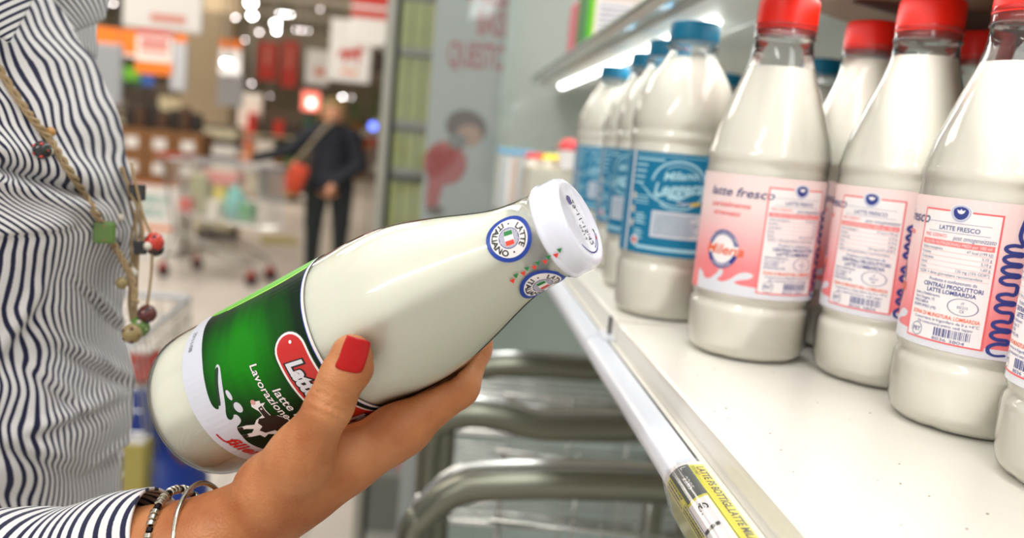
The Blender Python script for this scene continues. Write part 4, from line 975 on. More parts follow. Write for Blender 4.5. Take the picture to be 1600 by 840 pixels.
for k, p in enumerate(rp):
    q = rp[(k+1) % 64]; t = Vector([float(x) for x in (q-p)]).normalized(); a = t.orthogonal().normalized(); b = t.cross(a)
    r = .0021 if k % 4 else .0016
    o = MB().lathe([(-.0012, r*.7), (-.0009, r), (.0009, r), (.0012, r*.7)], 14, p, (a, b, t)).build('bead', DKS if k % 4 == 0 else SILVER, smooth=False, angle=40); o.parent = bt; o.matrix_parent_inverse = Matrix.Translation(-bt.location)
# ------------------------------------------------------------------ trolleys, post, glass, poster, shelving next to the fridge
def child(o, root): o.parent = root; o.matrix_parent_inverse = Matrix.Translation(-root.location); return o
def arc(pts, n=6): return [np.array(p) for p in smoothprof([tuple(map(float, p)) for p in pts], n)]
STEELD = mat('dull_steel', (132, 132, 118), .32, metal=.85, noise=.2, nscale=20)
def trolley(Z, dy, label, front):
    # a U-shaped flat tube frame with a rear rim and wire sides; dy = picture offset of its top
    base = at(880, 760, Z); root = empty('stock_trolley', (base[0], base[1], 0), label, 'trolley', 'chromed trolleys parked below the bottle shelf')
    pts = front; c = [at(x, y, Z) for x, y in pts]; Yc = c[len(c)//2][1]
    c = [np.array([p[0]+(Yc-p[1])*0, Yc, p[2]]) for p in c]
    lft = c[0].copy(); lft[2] = .12; rgt = c[-1].copy(); rgt[2] = .12
    path = arc([lft, lft*[1, 1, 0]+[0, 0, c[0][2]-.15]]+c+[rgt*[1, 1, 0]+[0, 0, c[-1][2]-.15], rgt], 8)
    child(MB().tube(path, .0145, 14, flat=1).build('frame', STEELD, smooth=True), root)
    bk = [p+np.array([0, .030, .010]) for p in path]; child(MB().tube(bk, .0058, 10).build('rim', CHROME, smooth=True), root)
    mb = MB(); x0, x1 = c[0][0]+.03, c[-1][0]-.02; zt = c[len(c)//2][2]-.05
    for k in range(9): mb.tube([(x0+.05, Yc+.03, zt-.045*k), (x1, Yc+.03, zt-.045*k-.01)], .0022, 6)
    for k in range(3): x = x0+.06+(x1-x0-.08)*k/2; mb.tube([(x, Yc+.034, zt), (x, Yc+.034, zt-.37)], .0022, 6)
    child(mb.build('wire_side', CHROME, smooth=True), root)
    for x in (lft[0], rgt[0]):
        child(MB().lathe([(-.016, .05), (-.012, .06), (.012, .06), (.016, .05)], 24, (x, Yc, .062), (Vector((0, 0, 1)), Vector((0, 1, 0)), Vector((1, 0, 0)))).build('wheel', mat('rubber', (60, 60, 62), .6) if 'rubber' not in bpy.data.materials else bpy.data.materials['rubber'], smooth=False, angle=40), root)
    return root
trolley(.86, 0, 'nearest chromed trolley with a rounded tube frame, under the price rail', [(640, 850), (662, 808), (705, 772), (760, 760), (900, 762), (1060, 772), (1200, 786)])
trolley(1.02, 0, 'middle chromed trolley with a thin sloping top tube below the shelf', [(672, 690), (690, 660), (730, 648), (790, 656), (850, 672), (960, 676), (1100, 690)])
trolley(1.20, 0, 'farthest chromed trolley whose wide tube runs just under the bottle neck', [(700, 640), (722, 590), (760, 574), (830, 574), (920, 582), (1050, 596)])
rack = empty('wire_rack', at(880, 700, 1.5)*[1, 1, 0], 'wire display rack behind the trolleys, with white tubs on its decks', 'rack')
mb = MB()
for py, dz in ((690, 0), (795, 0), (848, 0), (640, 0)):
    a, b = at(690, py, 1.45), at(1120, py+16, 1.45); a[1] = b[1] = 1.45; b[2] = a[2]
    for k in range(7): mb.tube([a+[0, .04*k, 0], b+[0, .04*k, 0]], .003 if k else .006, 6)
child(mb.build('wire_deck', CHROME, smooth=True), rack)
mb = MB(); 
for px in (690, 1110):
    a = at(px, 640, 1.45); mb.tube([(a[0], 1.45, 0), (a[0], 1.45, a[2])], .008, 8); mb.tube([(a[0], 1.69, 0), (a[0], 1.69, a[2])], .008, 8)
child(mb.build('post', STEEL, smooth=True), rack)
tubw = mat('tub_plastic', (226, 226, 222), .3, coat=.3); 
z690 = at(690, 690, 1.45)[2]
tub0 = None
for k in range(9):
    x = at(760+k*34, 690, 1.5)[0]
    if tub0 is None:
        tub0 = empty('cream_tub', (x, 1.56, z690+.006), 'small white tub on the upper wire deck behind the trolleys', 'tub', 'white tubs on the wire rack')
        o = MB().lathe([(0, .014), (.001, .0155), (.028, .0185)], 24).build('cup', tubw, tub0, angle=40); MB().lathe([(.028, .0195), (.0305, .0195), (.031, .018), (.031, 0)], 24).build('lid', mat('tub_lid', (240, 240, 240), .3), tub0, angle=40)
    else: o = copy_tree(tub0); o.location = (x, 1.56, z690+.006)
pan = mat('pale_glass_panel', (214, 230, 226), .3, coat=.5, noise=.1, nscale=3)
a, b = at(700, 600, 1.95), at(1100, 600, 1.95)
pn = MB().box(((a[0]+b[0])/2+.02, 2.22, .62), (b[0]-a[0], .02, 1.2), bev=.003).build('trim_20', pan); struct(pn)

# aluminium post and glass wing of the fridge, poster panel behind it
pp = at(603, 165, 2.0); g1 = at(800, 200, 2.05)
wing = empty('glass_wing', (pp[0], pp[1], 0), 'tall clear glass side wing with a grey metal post, left of the poster', 'glass panel')
child(MB().box((pp[0], pp[1], 1.25), (.022, .022, 2.5), bev=.003).build('post', mat('post_aluminium', (176, 174, 162), .4, metal=.4)), wing)
child(MB().box((pp[0]+.017, pp[1]+.004, 1.25), (.010, .012, 2.5)).build('gasket', mat('gasket_rubber', (44, 44, 40), .7)), wing)
child(MB().box(((pp[0]+.02+g1[0])/2, pp[1]+.004, 1.35), (g1[0]-pp[0]-.022, .006, 2.3)).build('pane', thin_clear('wing_glass', (.93, .96, .95), .02, 1.5, .06)), wing)
a, b = at(668, 200, 2.35), at(786, 200, 2.35); PY = 2.36
ppan = empty('poster_panel', ((a[0]+b[0])/2, PY, 0), 'tall grey white poster with red lettering and a figure in red, behind glass', 'poster')
child(MB().box(((a[0]+b[0])/2, PY, 1.15), (b[0]-a[0], .02, 2.3), bev=.002).build('board', mat('poster_board', (196, 200, 200), .5, noise=.04, nscale=5)), ppan)
PW = (b[0]-a[0])*1000
def pmap(u, v, e): return (a[0]+u/1000, PY-.0104-e, 1.45+v/1000)
PRED = mat('poster_red', (190, 60, 62), .5); PRED2 = mat('poster_jersey_red', (196, 44, 48), .5); HAIR = mat('poster_brown', (92, 66, 54), .6); FACE = mat('poster_skin', (196, 150, 128), .6); PGR = mat('poster_grey', (130, 130, 132), .6)
k_ = 2350/1350.
d = Decal()
def v_of(py): return (208-py)*k_
d.text('PREZZI', (752-668)*k_, v_of(-8), 44*k_*.9, PRED, 2, width=70*k_, bold=.02); d.text('BASSI', (757-668)*k_, v_of(38), 38*k_, PRED, 2, width=50*k_, bold=.02); d.text('QUESTO', (735-668)*k_, v_of(88), 38*k_, PRED, 2, width=88*k_, bold=.02)
def pe(px, py, rx, ry, m_, lay, rot=0): d.ell((px-668)*k_, v_of(py), rx*k_, ry*k_, m_, lay, rot=rot)
pe(700, 255, 33, 34, PRED2, 2, .5); pe(728, 198, 32, 27, HAIR, 3, -.2); pe(733, 210, 20, 17, FACE, 4); pe(716, 220, 14, 12, PGR, 5, .2)
d.poly([((x-668)*k_, v_of(y)) for x, y in ((676, 280), (700, 288), (694, 318), (704, 330), (676, 332), (674, 305))], PRED2, 3); pe(690, 330, 14, 8, HAIR, 4)
child(d.build('print', pmap, None, du=60, eps=2e-4), ppan)

# shelving with yellow green packs seen between post and poster
sa = at(612, 200, 2.75); sb = at(676, 200, 2.75); SY = 2.80
unit = empty('shelving_unit', ((sa[0]+sb[0])/2, SY, 0), 'narrow dark shelving unit full of yellow packs, between post and poster', 'shelf')
W_ = sb[0]-sa[0]; XC = (sa[0]+sb[0])/2
child(MB().box((XC, SY+.19, 1.1), (W_+.1, .02, 2.2)).build('back', mat('shelving_back', (96, 92, 80), .7)), unit)
rows = [at(640, y, 2.75)[2] for y in (392, 262, 188, 76)]+[at(640, 560, 2.75)[2], at(640, 765, 2.75)[2]]
for z in rows: child(MB().box((XC, SY+.08, z-.012), (W_+.1, .22, .02), bev=.003).build('shelf', mat('shelving_board', (150, 146, 132), .5) if 'shelving_board' not in bpy.data.materials else bpy.data.materials['shelving_board']), unit)
ypack = mat('yellow_green_pack', (188, 190, 92), .5, noise=.3, nscale=14); pinkp = mat('pink_pack', (222, 112, 128), .5); bluep = mat('blue_pack', (112, 140, 196), .5)
hts = [.21, .11, .195, .14, .24, .13]
p0 = None
for r_, (z, h) in enumerate(zip(rows, hts)):
    for k in range(3):
        if r_ < 4:
            if p0 is None:
                p0 = empty('drink_pack', (0, 0, 0), 'yellow green drink pack on the narrow shelving left of the poster', 'pack', 'yellow packs on the narrow shelving'); MB().box((0, 0, .5), (W_/3.25, .08, 1), bev=.004).build('carton', ypack, p0); MB().box((0, 0, 1.0), (W_/3.6, .02, .05)).build('top_fold', ypack, p0); o = p0
            else: o = copy_tree(p0)
        else:
            o = empty('drink_pack', (0, 0, 0), ('pink' if (k+r_) % 2 else 'blue')+' pack on the low shelves of the narrow shelving, below the hand', 'pack', ('pink' if (k+r_) % 2 else 'blue')+' packs low on the narrow shelving'); MB().box((0, 0, .5), (W_/3.2, .08, 1), bev=.004).build('carton', pinkp if (k+r_) % 2 else bluep, o)
        o.location = (float(sa[0]+W_*(k+.5)/3), SY+.03, float(z)-.0015); o.scale = (1, 1, h)

# goods at the far end of the fridge shelf
cart_ = mat('carton_print', (214, 214, 208), .5, noise=.25, nscale=60)
def S_(px, Z): return at(px, 300, Z)[0]
y_ = 1.62; bx = empty('carton', (S_(800, y_)+.0, y_, HS), 'white carton with a pale blue top at the far end of the bottle shelf', 'carton')
w1 = .062; MB().box((0, 0, .05), (w1, .09, .10), bev=.002).build('box', cart_, bx); MB().box((0, 0, .1045), (w1+.004, .094, .009), bev=.002).build('lid', mat('sky_blue_lid', (118, 182, 222), .4), bx)
d = Decal(); 
for k in range(5): d.rect(-26+k*11, 8, -21+k*11, 92, [mat('pale_stripe', (176, 186, 196), .5), PAPER, mat('salmon_stripe', (220, 170, 150), .5)][k % 3], 1)
d.build('print', lambda u, v, e: (u/1000, -.0453-e, v/1000), bx, du=50)
tr = empty('dessert_tray', (S_(868, 1.42), 1.42, HS), 'printed cardboard tray of dessert cups beside the teal bottles', 'tray')
MB().box((0, 0, .0425), (.105, .14, .085), bev=.002).build('box', mat('tray_print', (206, 200, 186), .6, noise=.2, nscale=40), tr); MB().box((0, -.04, .087), (.11, .05, .003)).build('flap', mat('tray_flap', (222, 214, 190), .6), tr)
d = Decal()
for k, m_ in enumerate((mat('ochre_print', (214, 170, 80), .5), mat('teal_print', (90, 140, 160), .5), mat('lilac_print', (150, 140, 170), .5), BLACK, mat('ochre2_print', (206, 160, 90), .5))): d.ell(-40+k*20, 40+(k % 2)*14, 6, 9, m_, 1)
d.build('print', lambda u, v, e: (u/1000, -.0703-e, v/1000), tr, du=50)
rn = random.Random(8)
for k in range(7):
    c = 'red' if k < 2 else 'yellow'
    o = empty('dessert_cup', (float(tr.location.x)-.045+.0135*k, 1.40+.012*(k % 2), HS+.0885), c+' topped dessert cup standing on the cardboard tray', 'cup', c+' dessert cups on the tray')
    MB().lathe([(0, .009), (.012, .012)], 16).build('cup', PAPER, o, angle=40)
    MB().lathe([(.012, .0135), (.0165, .0125), (.020, .007), (.0205, 0)], 16).build('topping', RED_CAP if c == 'red' else mat('yellow_foil', (244, 222, 20), .4) if 'yellow_foil' not in bpy.data.materials else (RED_CAP if c == 'red' else bpy.data.materials['yellow_foil']), o, angle=50)
for k in range(3):
    x, y = S_(893, 1.36)+.0+.022*k-.01, 1.36+.03*(k % 2); z = HS+.087+.0015
    o = empty('strawberry_cup', (x, y, z-.003 if 0 else HS+.0885), 'tall white cup with a red top behind the teal bottles', 'cup', 'white cups with red tops behind the teal bottles')
    MB().lathe([(0, .012), (.028, .0165), (.03, .0175)], 20).build('cup', PAPER, o, angle=40); MB().lathe([(.03, .0165), (.038, .0155), (.046, .008), (.048, 0)], 20, mod=lambda z_, w: 1+.12*sin(w*5)).build('fruit_top', mat('strawberry', (226, 50, 56), .4) if 'strawberry' not in bpy.data.materials else bpy.data.materials['strawberry'], o, smooth=True)
# packs on the upper shelf
UY = 1.15; uz = US+.0235
gp = empty('cheese_pack', (.2335, 1.40, US+.0255), 'bright green pack with a white front panel on the upper shelf', 'pack')
MB().box((0, 0, .075), (.085, .12, .15), bev=.003).build('box', mat('bright_green_pack', (96, 206, 30), .45), gp)
d = Decal(); d.rect(-34, 4, 42, 118, PAPER, 1); d.frame(-34, 4, 42, 118, 2, YELLOW, 2); d.rect(-26, 70, 34, 84, mat('pale_pink_block', (236, 214, 206), .5), 2); d.lines(-26, 60, 34, 6, 8, 3, GREY_INK, 2, 9)
d.build('print', lambda u, v, e: (u/1000, -.0603-e, v/1000), gp, du=60)
d = Decal(); d.rect(-55, 2, 55, 148, mat('deep_green_side', (34, 128, 52), .5), 1); d.build('side_print', lambda u, v, e: (-.0428-e, -u/1000, v/1000), gp, du=60)
pk = empty('pink_pack', (.215, 1.60, US+.0265), 'slim pink pack at the far end of the upper shelf', 'pack')
MB().box((0, 0, .05), (.03, .08, .10), bev=.003).build('box', pinkp, pk); MB().box((0, 0, .1015), (.026, .07, .004)).build('lid', PAPER, pk)
for k, (x, nm, m_) in enumerate(((.40, 'lilac', mat('lilac_pack', (186, 176, 206), .5)), (.47, 'white', PAPER), (.54, 'red', RED_CAP))):
    o = empty('cheese_pack', (x, 1.15, uz+.001), nm+' pack on the upper shelf above the teal bottles', 'pack'); MB().box((0, 0, .05), (.05, .1, .1), bev=.003).build('box', m_, o); MB().box((0, 0, .1015), (.044, .09, .004)).build('lid', PAPER, o)
# ------------------------------------------------------------------ the shop behind
def hz(px): return 207.5-.0924*(705.7-px)
def zof(px, py, Z): return float(at(px, py, Z)[2])
def slab(name, x0, y0, x1, y1, Z, m_, th=.05, label=None, cat=None, group=None, extra=None, hang=True, bottom=None):
    """upright box facing the aisle, bounded by photo pixels at depth Z"""
    cx, cy = (x0+x1)/2, (y0+y1)/2; c = at(cx, cy, Z); w = (x1-x0)/FPX*Z; top = zof(cx, y0, Z); bot = zof(cx, y1, Z) if bottom is None else bottom
    root = empty(name, (c[0], c[1], bot), label, cat, group)
    MB().box((0, 0, (top-bot)/2), (w, th, top-bot), bev=min(.01, th*.2)).build('board' if hang else 'body', m_, root)
    h = top-bot
    if extra:
        d = Decal()
        for (kind, a, b, c_, d_, mm) in extra:      # fractions of the face
            U0, U1, V0, V1 = -w*500+a*w*1000, -w*500+c_*w*1000, h*1000*(1-d_), h*1000*(1-b)
            if kind == 'r': d.rect(U0, V0, U1, V1, mm, 1+len(d.items))
            elif kind == 'e': d.ell((U0+U1)/2, (V0+V1)/2, (U1-U0)/2, (V1-V0)/2, mm, 1+len(d.items))
            elif kind == 'a':
                P = [(0, .55), (.12, .75), (.3, .8), (.62, .8), (.75, 1), (.85, 1), (1, .8), (.93, .7), (.85, .7), (.8, .45), (.78, 0), (.7, 0), (.68, .4), (.4, .4), (.34, 0), (.26, 0), (.22, .45), (.1, .5), (.02, .2)]
                d.poly([(U0+(U1-U0)*p, V0+(V1-V0)*q) for p, q in P], mm, 1+len(d.items))
        d.build('print', lambda u, v, e: (u/1000, -th/2-.001-e, v/1000), root, du=400, eps=1e-3)
    if hang:
        mb = MB()
        for s in (-.4, .4): mb.tube([(w*s, 0, h), (w*s, 0, 4.7-bot)], .004, 5)
        mb.build('cord', STEEL, root)
    return root
WHS = mat('sign_white', (226, 222, 216), .6); ORS = mat('sign_orange', (232, 118, 22), .6); RDS = mat('sign_red', (190, 48, 34), .6); GRS = mat('sign_green', (110, 180, 40), .6); BLS = mat('sign_blue', (70, 110, 200), .6); GYS = mat('sign_grey', (178, 180, 184), .6); PKS = mat('sign_pale_red', (214, 140, 124), .6); DKS2 = mat('sign_dark', (66, 56, 48), .7)
BEI = mat('pillar_beige', (178, 160, 132), .8, noise=.15, nscale=2); CARD = mat('cardboard', (142, 98, 58), .8, noise=.25, nscale=8); CREAM = mat('crate_cream', (206, 196, 164), .7, noise=.2, nscale=6)
slab('hanging_sign', 196, -40, 316, 47, 6, WHS, label='large white hanging sign at the top left of the shop', cat='sign', extra=[('r', .35, .72, .8, .86, PKS)])
slab('hanging_sign', 128, 44, 216, 86, 7.6, ORS, label='orange hanging banner left of the red and white offer sign', cat='sign', extra=[('r', 0, .9, 1, 1, WHS)])
slab('hanging_sign', 215, 40, 270, 116, 7.2, WHS, label='offer sign of red, white and orange bands under the white sign', cat='sign', extra=[('r', 0, 0, 1, .22, RDS), ('r', .1, .3, .9, .42, RDS), ('r', .1, .48, .9, .58, PKS), ('r', 0, .74, 1, 1, ORS)])
slab('hanging_sign', 268, 54, 292, 142, 7.8, GYS, label='narrow grey hanging sign with an orange top beside the offer sign', cat='sign', extra=[('r', 0, 0, 1, .14, ORS)])
slab('hanging_sign', 344, 62, 378, 118, 9.5, WHS, label='small orange topped sign lit white, right of the pillar', cat='sign', extra=[('r', 0, 0, 1, .26, ORS)])
for x0, x1, y0, y1, lb in ((404, 433, 66, 125, 'left one of two long red hanging banners'), (440, 465, 64, 136, 'right one of two long red hanging banners')):
    slab('red_banner', x0, y0, x1, y1, 12, RDS, label=lb, cat='banner', extra=[('r', .4, .1, .6, .6, PKS)])
slab('hanging_sign', 516, 32, 580, 128, 8.5, WHS, label='white hanging sign showing a red animal', cat='sign', extra=[('a', .2, .42, .85, .72, RDS), ('r', .3, .82, .7, .87, ORS)])
slab('hanging_sign', 478, 78, 514, 132, 10.5, WHS, label='smaller white sign with a red mark left of the animal sign', cat='sign', extra=[('r', .4, .5, .85, .75, PKS)])
slab('hanging_sign', 550, -40, 612, 72, 7.2, WHS, label='red and white banded hanging sign at the grey post', cat='sign', extra=[('r', 0, 0, 1, .62, RDS), ('r', .0, .45, 1, .5, WHS)])
slab('wall_picture', 584, 78, 602, 113, 12, DKS2, label='dark framed square hanging beside the grey post', cat='picture')
slab('side_sign', 140, 68, 190, 162, 5.6, GYS, label='plain pale grey board just behind the striped collar', cat='sign')
slab('hanging_sign', 190, 104, 218, 134, 9.0, GRS, label='bright green hanging sign beside the grey board', cat='sign', extra=[('r', 0, .7, 1, 1, DKGREEN)])
slab('hanging_sign', 220, 118, 240, 134, 9.2, BLS, label='tiny blue sign beside the green one', cat='sign')
for k, (x0, x1, Z) in enumerate(((296, 372, 13), (112, 150, 10))):
    o = slab('trim_%d' % (30+k), x0, -300, x1, 230, Z, BEI, th=.5, hang=False, bottom=0); 
    ch = o.children[0]; o.name = 'trim_%d' % (30+k); o['kind'] = 'structure'
redlit = mat('lit_red_sign', (255, 90, 70), .5, emit=(1, .28, .2, 1), estr=1.3); whlit = mat('lit_white', (255, 245, 235), .5, emit=(1, .93, .85, 1), estr=2.6)
slab('light_box', 472, 143, 499, 173, 11, redlit, label='glowing red and white light box left of the woman in the dark jacket', cat='light box', extra=[('e', .3, .35, .8, .85, whlit)])
slab('poster_column', 372, 146, 408, 236, 15, WHS, label='white poster column with a red shape between displays', cat='poster', hang=False, extra=[('e', .2, .3, .7, .7, PKS), ('r', .1, .86, .9, 1, ORS)], bottom=0)
slab('light_poster', 340, 116, 380, 166, 12, GYS, label='grey white poster under the small orange topped sign', cat='poster')

# far row of shelving with mixed goods
def gondola(px0, px1, pytop, Z, label, cols, seed, nrows=3):
    w = (px1-px0)/FPX*Z; c = at((px0+px1)/2, pytop, Z); root = empty('gondola_shelf', (c[0], c[1], 0), label, 'shelving'); top = float(c[2])
    MB().box((0, .28, top/2), (w, .03, top)).build('back', mat('gondola_back', (88, 76, 62), .8) if 'gondola_back' not in bpy.data.materials else bpy.data.materials['gondola_back'], root)
    rn = random.Random(seed); sh = top/nrows
    for r_ in range(nrows):
        z = .12+r_*sh*.97; MB().box((0, 0, z-.015), (w, .5, .03)).build('shelf', CREAM, root)
        x = -w/2+.08
        while x < w/2-.15:
            bw = rn.uniform(.14, .34); bh = rn.uniform(.4, .8)*sh; nm, mm = rn.choice(cols)
            o = empty('grocery_box', (float(c[0])+x+bw/2, float(c[1])-.05, z), nm+' goods box on the '+label.split(' with')[0], 'box', nm+' boxes on the '+label.split(' with')[0])
            MB().box((0, 0, bh/2), (bw*.93, .34, bh), bev=.01).build('box', mm, o); x += bw
    return root
cols = [('brown', CARD), ('cream', CREAM), ('dark', DKS2), ('white', WHS), ('green', mat('box_green', (70, 110, 60), .7)), ('orange', mat('box_orange', (196, 110, 40), .7)), ('red', RDS)]
gondola(198, 300, 128, 13.5, 'far left gondola with mixed goods', cols[:4]+cols[1:3], 4)
gondola(385, 470, 172, 15, 'far middle gondola with mixed goods', cols, 9)
gondola(545, 600, 190, 26, 'far right gondola with mixed goods', cols, 12)
gondola(60, 200, 150, 17, 'very far gondola with mixed goods', cols, 13)

# promotion display: white skirt, cardboard cases, dark bags
P0 = at(245, 388, 8.6); pr = empty('promotion_pallet', (P0[0], P0[1], 0), 'white skirted pallet with green lettering and an orange stripe', 'display')
MB().box((0, 0, .37), (.54, .5, .74), bev=.01).build('skirt', WHS, pr)
d = Decal(); TEA = mat('teal_letters', (96, 170, 160), .6); d.text('OFFERTA', 10, 560, 70, TEA, 1, width=330, bold=.03); d.text('FRESCA', 10, 440, 70, TEA, 1, width=280, bold=.03); d.rect(-250, 270, 250, 310, ORS, 1); d.rect(-270, 700, 270, 735, mat('pallet_orange_edge', (214, 120, 70), .6), 1)
d.build('print', lambda u, v, e: (u/1000, -.2515-e, v/1000), pr, du=300, eps=1e-3)
MB().box((.1, 0, .748), (.86, .56, .012)).build('tray', CARD, pr)
c0_ = None
for r_ in range(2):
    for k in range(3):
        loc = (float(P0[0])-.20+k*.262, float(P0[1]), .755+r_*.235)
        if c0_ is None:
            c0_ = empty('cardboard_case', loc, 'brown cardboard case with a white label on the promotion pallet', 'box', 'cardboard cases on the promotion pallet')
            MB().box((0, 0, .115), (.25, .4, .23), bev=.005).build('case', CARD, c0_); MB().box((0, -.202, .10), (.12, .004, .10)).build('label_patch', WHS, c0_)
        else: o = copy_tree(c0_); o.location = loc
bagm = mat('dark_bag', (44, 34, 28), .6); bagb = mat('bag_brown', (84, 56, 36), .6)
for k in range(7):
    x = float(P0[0])-.28+k*.105; o = empty('coffee_bag', (x, float(P0[1])-.02*(k % 2), 1.226), ('brown' if k % 2 else 'black')+' bag standing on the cardboard cases', 'bag', ('brown' if k % 2 else 'black')+' bags on the cardboard cases')
    h = .17+.05*((k*37) % 3)/2; MB().box((0, 0, h/2), (.095, .12, h), bev=.02).build('pouch', bagb if k % 2 else bagm, o); MB().box((0, 0, h), (.09, .02, .03), bev=.004).build('seal', bagm, o)
# stack of cream crates
q = at(345, 250, 10.0)
for k in range(5):
    z = .35+k*.19; lb = ['bottom', 'second', 'middle', 'fourth', 'topmost'][k]
    o = empty('crate', (q[0], q[1], z if k else .0), lb+' crate of the cream and dark stack right of the cardboard cases', 'crate')
    h = .185 if k else .535; MB().box((0, 0, h/2), (.42, .4, h*.62), bev=.01).build('box', CREAM if k % 2 == 0 else WHS, o); MB().box((0, 0, h*.5), (.40, .38, h*.99)).build('liner', DKS2, o)
g_ = at(468, 222, 17); o = empty('green_box', (g_[0], g_[1], 0), 'dark green box display behind the extended arm', 'box'); MB().box((0, 0, .52), (.33, .3, 1.04), bev=.01).build('base', DKS2, o); o.scale = (1.75, 1.75, 1.0); MB().box((0, 0, 1.26), (.33, .3, .44), bev=.01).build('box', mat('bottle_green', (14, 66, 46), .6), o)
# produce stand with plants
st_ = at(575, 245, 23); ps = empty('produce_stand', (st_[0], st_[1], 0), 'brown produce stand below the plants', 'stand'); MB().box((0, 0, .42), (.55, .5, .84), bev=.02).build('stand', mat('stand_brown', (96, 76, 60), .7), ps); MB().box((0, -.2, .86), (.6, .12, .05)).build('edge', CARD, ps); ps.scale = (2.1, 1, 1)
for k, (px, py) in enumerate(((553, 200), (583, 176))):
    p = at(px, 222, 23); rn = random.Random(k+20); pl_ = empty('potted_plant', (p[0], p[1]-.0, .885), ['leafy green plant standing lower on the produce stand', 'taller green plant on the produce stand, next to the post'][k], 'plant'); pl_.scale = (2.1, 2.1, 2.0)
    MB().lathe([(0, .06), (.12, .085), (.13, .09)], 16).build('pot', RDS, pl_, angle=40)
    mb = MB(); hh = .42+.16*k
    for j in range(70):
        a_ = rn.random()*6.28; z = .14+rn.random()*hh; r = .13*(1-(z/(hh+.2))*.6)*rn.random()**.5; c = np.array([cos(a_)*r, sin(a_)*r, z]); t = np.array([cos(a_), sin(a_), .5]); s = np.array([-sin(a_), cos(a_), 0]); L = .07
        mb.add([c, c+t*L*.5+s*.022, c+t*L, c+t*L*.5-s*.022], [(0, 1, 2, 3)])
    mb.tube([(0, 0, .1), (0, 0, hh)], .006, 6); mb.build('foliage', mat('leaf', (50, 120, 44), .6) if 'leaf' not in bpy.data.materials else bpy.data.materials['leaf'], pl_)
slab('floor_mat', 0, 0, 1, 1, 9, YELLOW) if False else None
fm = onz(436, 376, 0); o = MB().box((fm[0], fm[1], .008), (.42, .55, .016), rz=.3, bev=.003).build('floor_mat', mat('olive_mat', (150, 136, 70), .8)); tag(o, 'olive yellow mat lying on the floor left of the woman', 'mat')

# ceiling lamps: small bright downlights
lampw = mat('lamp_glow', (255, 255, 255), .5, emit=(1, .97, .95, 1), estr=26); lampk = mat('lamp_glow_pink', (255, 235, 230), .5, emit=(1, .90, .88, 1), estr=14); tin = mat('lamp_tin', (120, 114, 104), .5)
LP = [(392, 4, 7, .075, 'w'), (394, 24, 7.4, .06, 'w'), (431, 36, 8.5, .07, 'w'), (432, 48, 9, .05, 'w'), (436, 21, 11, .03, 'w'), (445, 22, 11, .045, 'w'), (454, 23, 11, .03, 'w'), (462, 46, 13, .03, 'k'), (471, 47, 13, .04, 'k'), (482, 48, 13, .03, 'k'),
      (368, 27, 9, .035, 'k'), (405, 50, 10, .035, 'k'), (393, 130, 16, .045, 'k'), (535, 151, 15, .05, 'w'), (549, 152, 15, .03, 'k'), (355, 97, 9.3, .10, 'w'), (422, 150, 18, .03, 'k'), (383, 62, 12, .03, 'k'), (177, 5, 8, .03, 'k'), (500, 14, 14, .03, 'k')]
for i, (px, py, Z, r, c) in enumerate(LP):
    r *= .5; p = at(px, py, Z); o = empty('ceiling_spotlight', p, 'small bright lamp glowing below the dim shop ceiling', 'lamp', 'small bright lamps below the shop ceiling')
    MB().lathe([(-r*.8, 0), (-r*.75, r*.4), (-r*.4, r*.85), (0, r), (r*.4, r*.8), (r*.7, r*.3)], 16).build('bulb', lampw if c == 'w' else lampk, o, smooth=True)
    MB().lathe([(r*.3, r*1.06), (r*1.1, r*.5), (r*1.2, .01), (max(r*1.3, 4.7-p[2]), .01)], 16).build('shade', tin, o, angle=40)
p = at(583, 197, 8); o = empty('blue_lamp', p, 'small round blue light beside the post', 'lamp'); MB().lathe([(-.035, .01), (-.02, .035), (.02, .035), (.035, .01)], 16).build('bulb', mat('blue_glow', (90, 110, 255), .5, emit=(.15, .22, 1, 1), estr=3.5), o, smooth=True); MB().tube([(0, .03, 0), (0, .03, -p[2])], .008, 6).build('stem', tin, o)

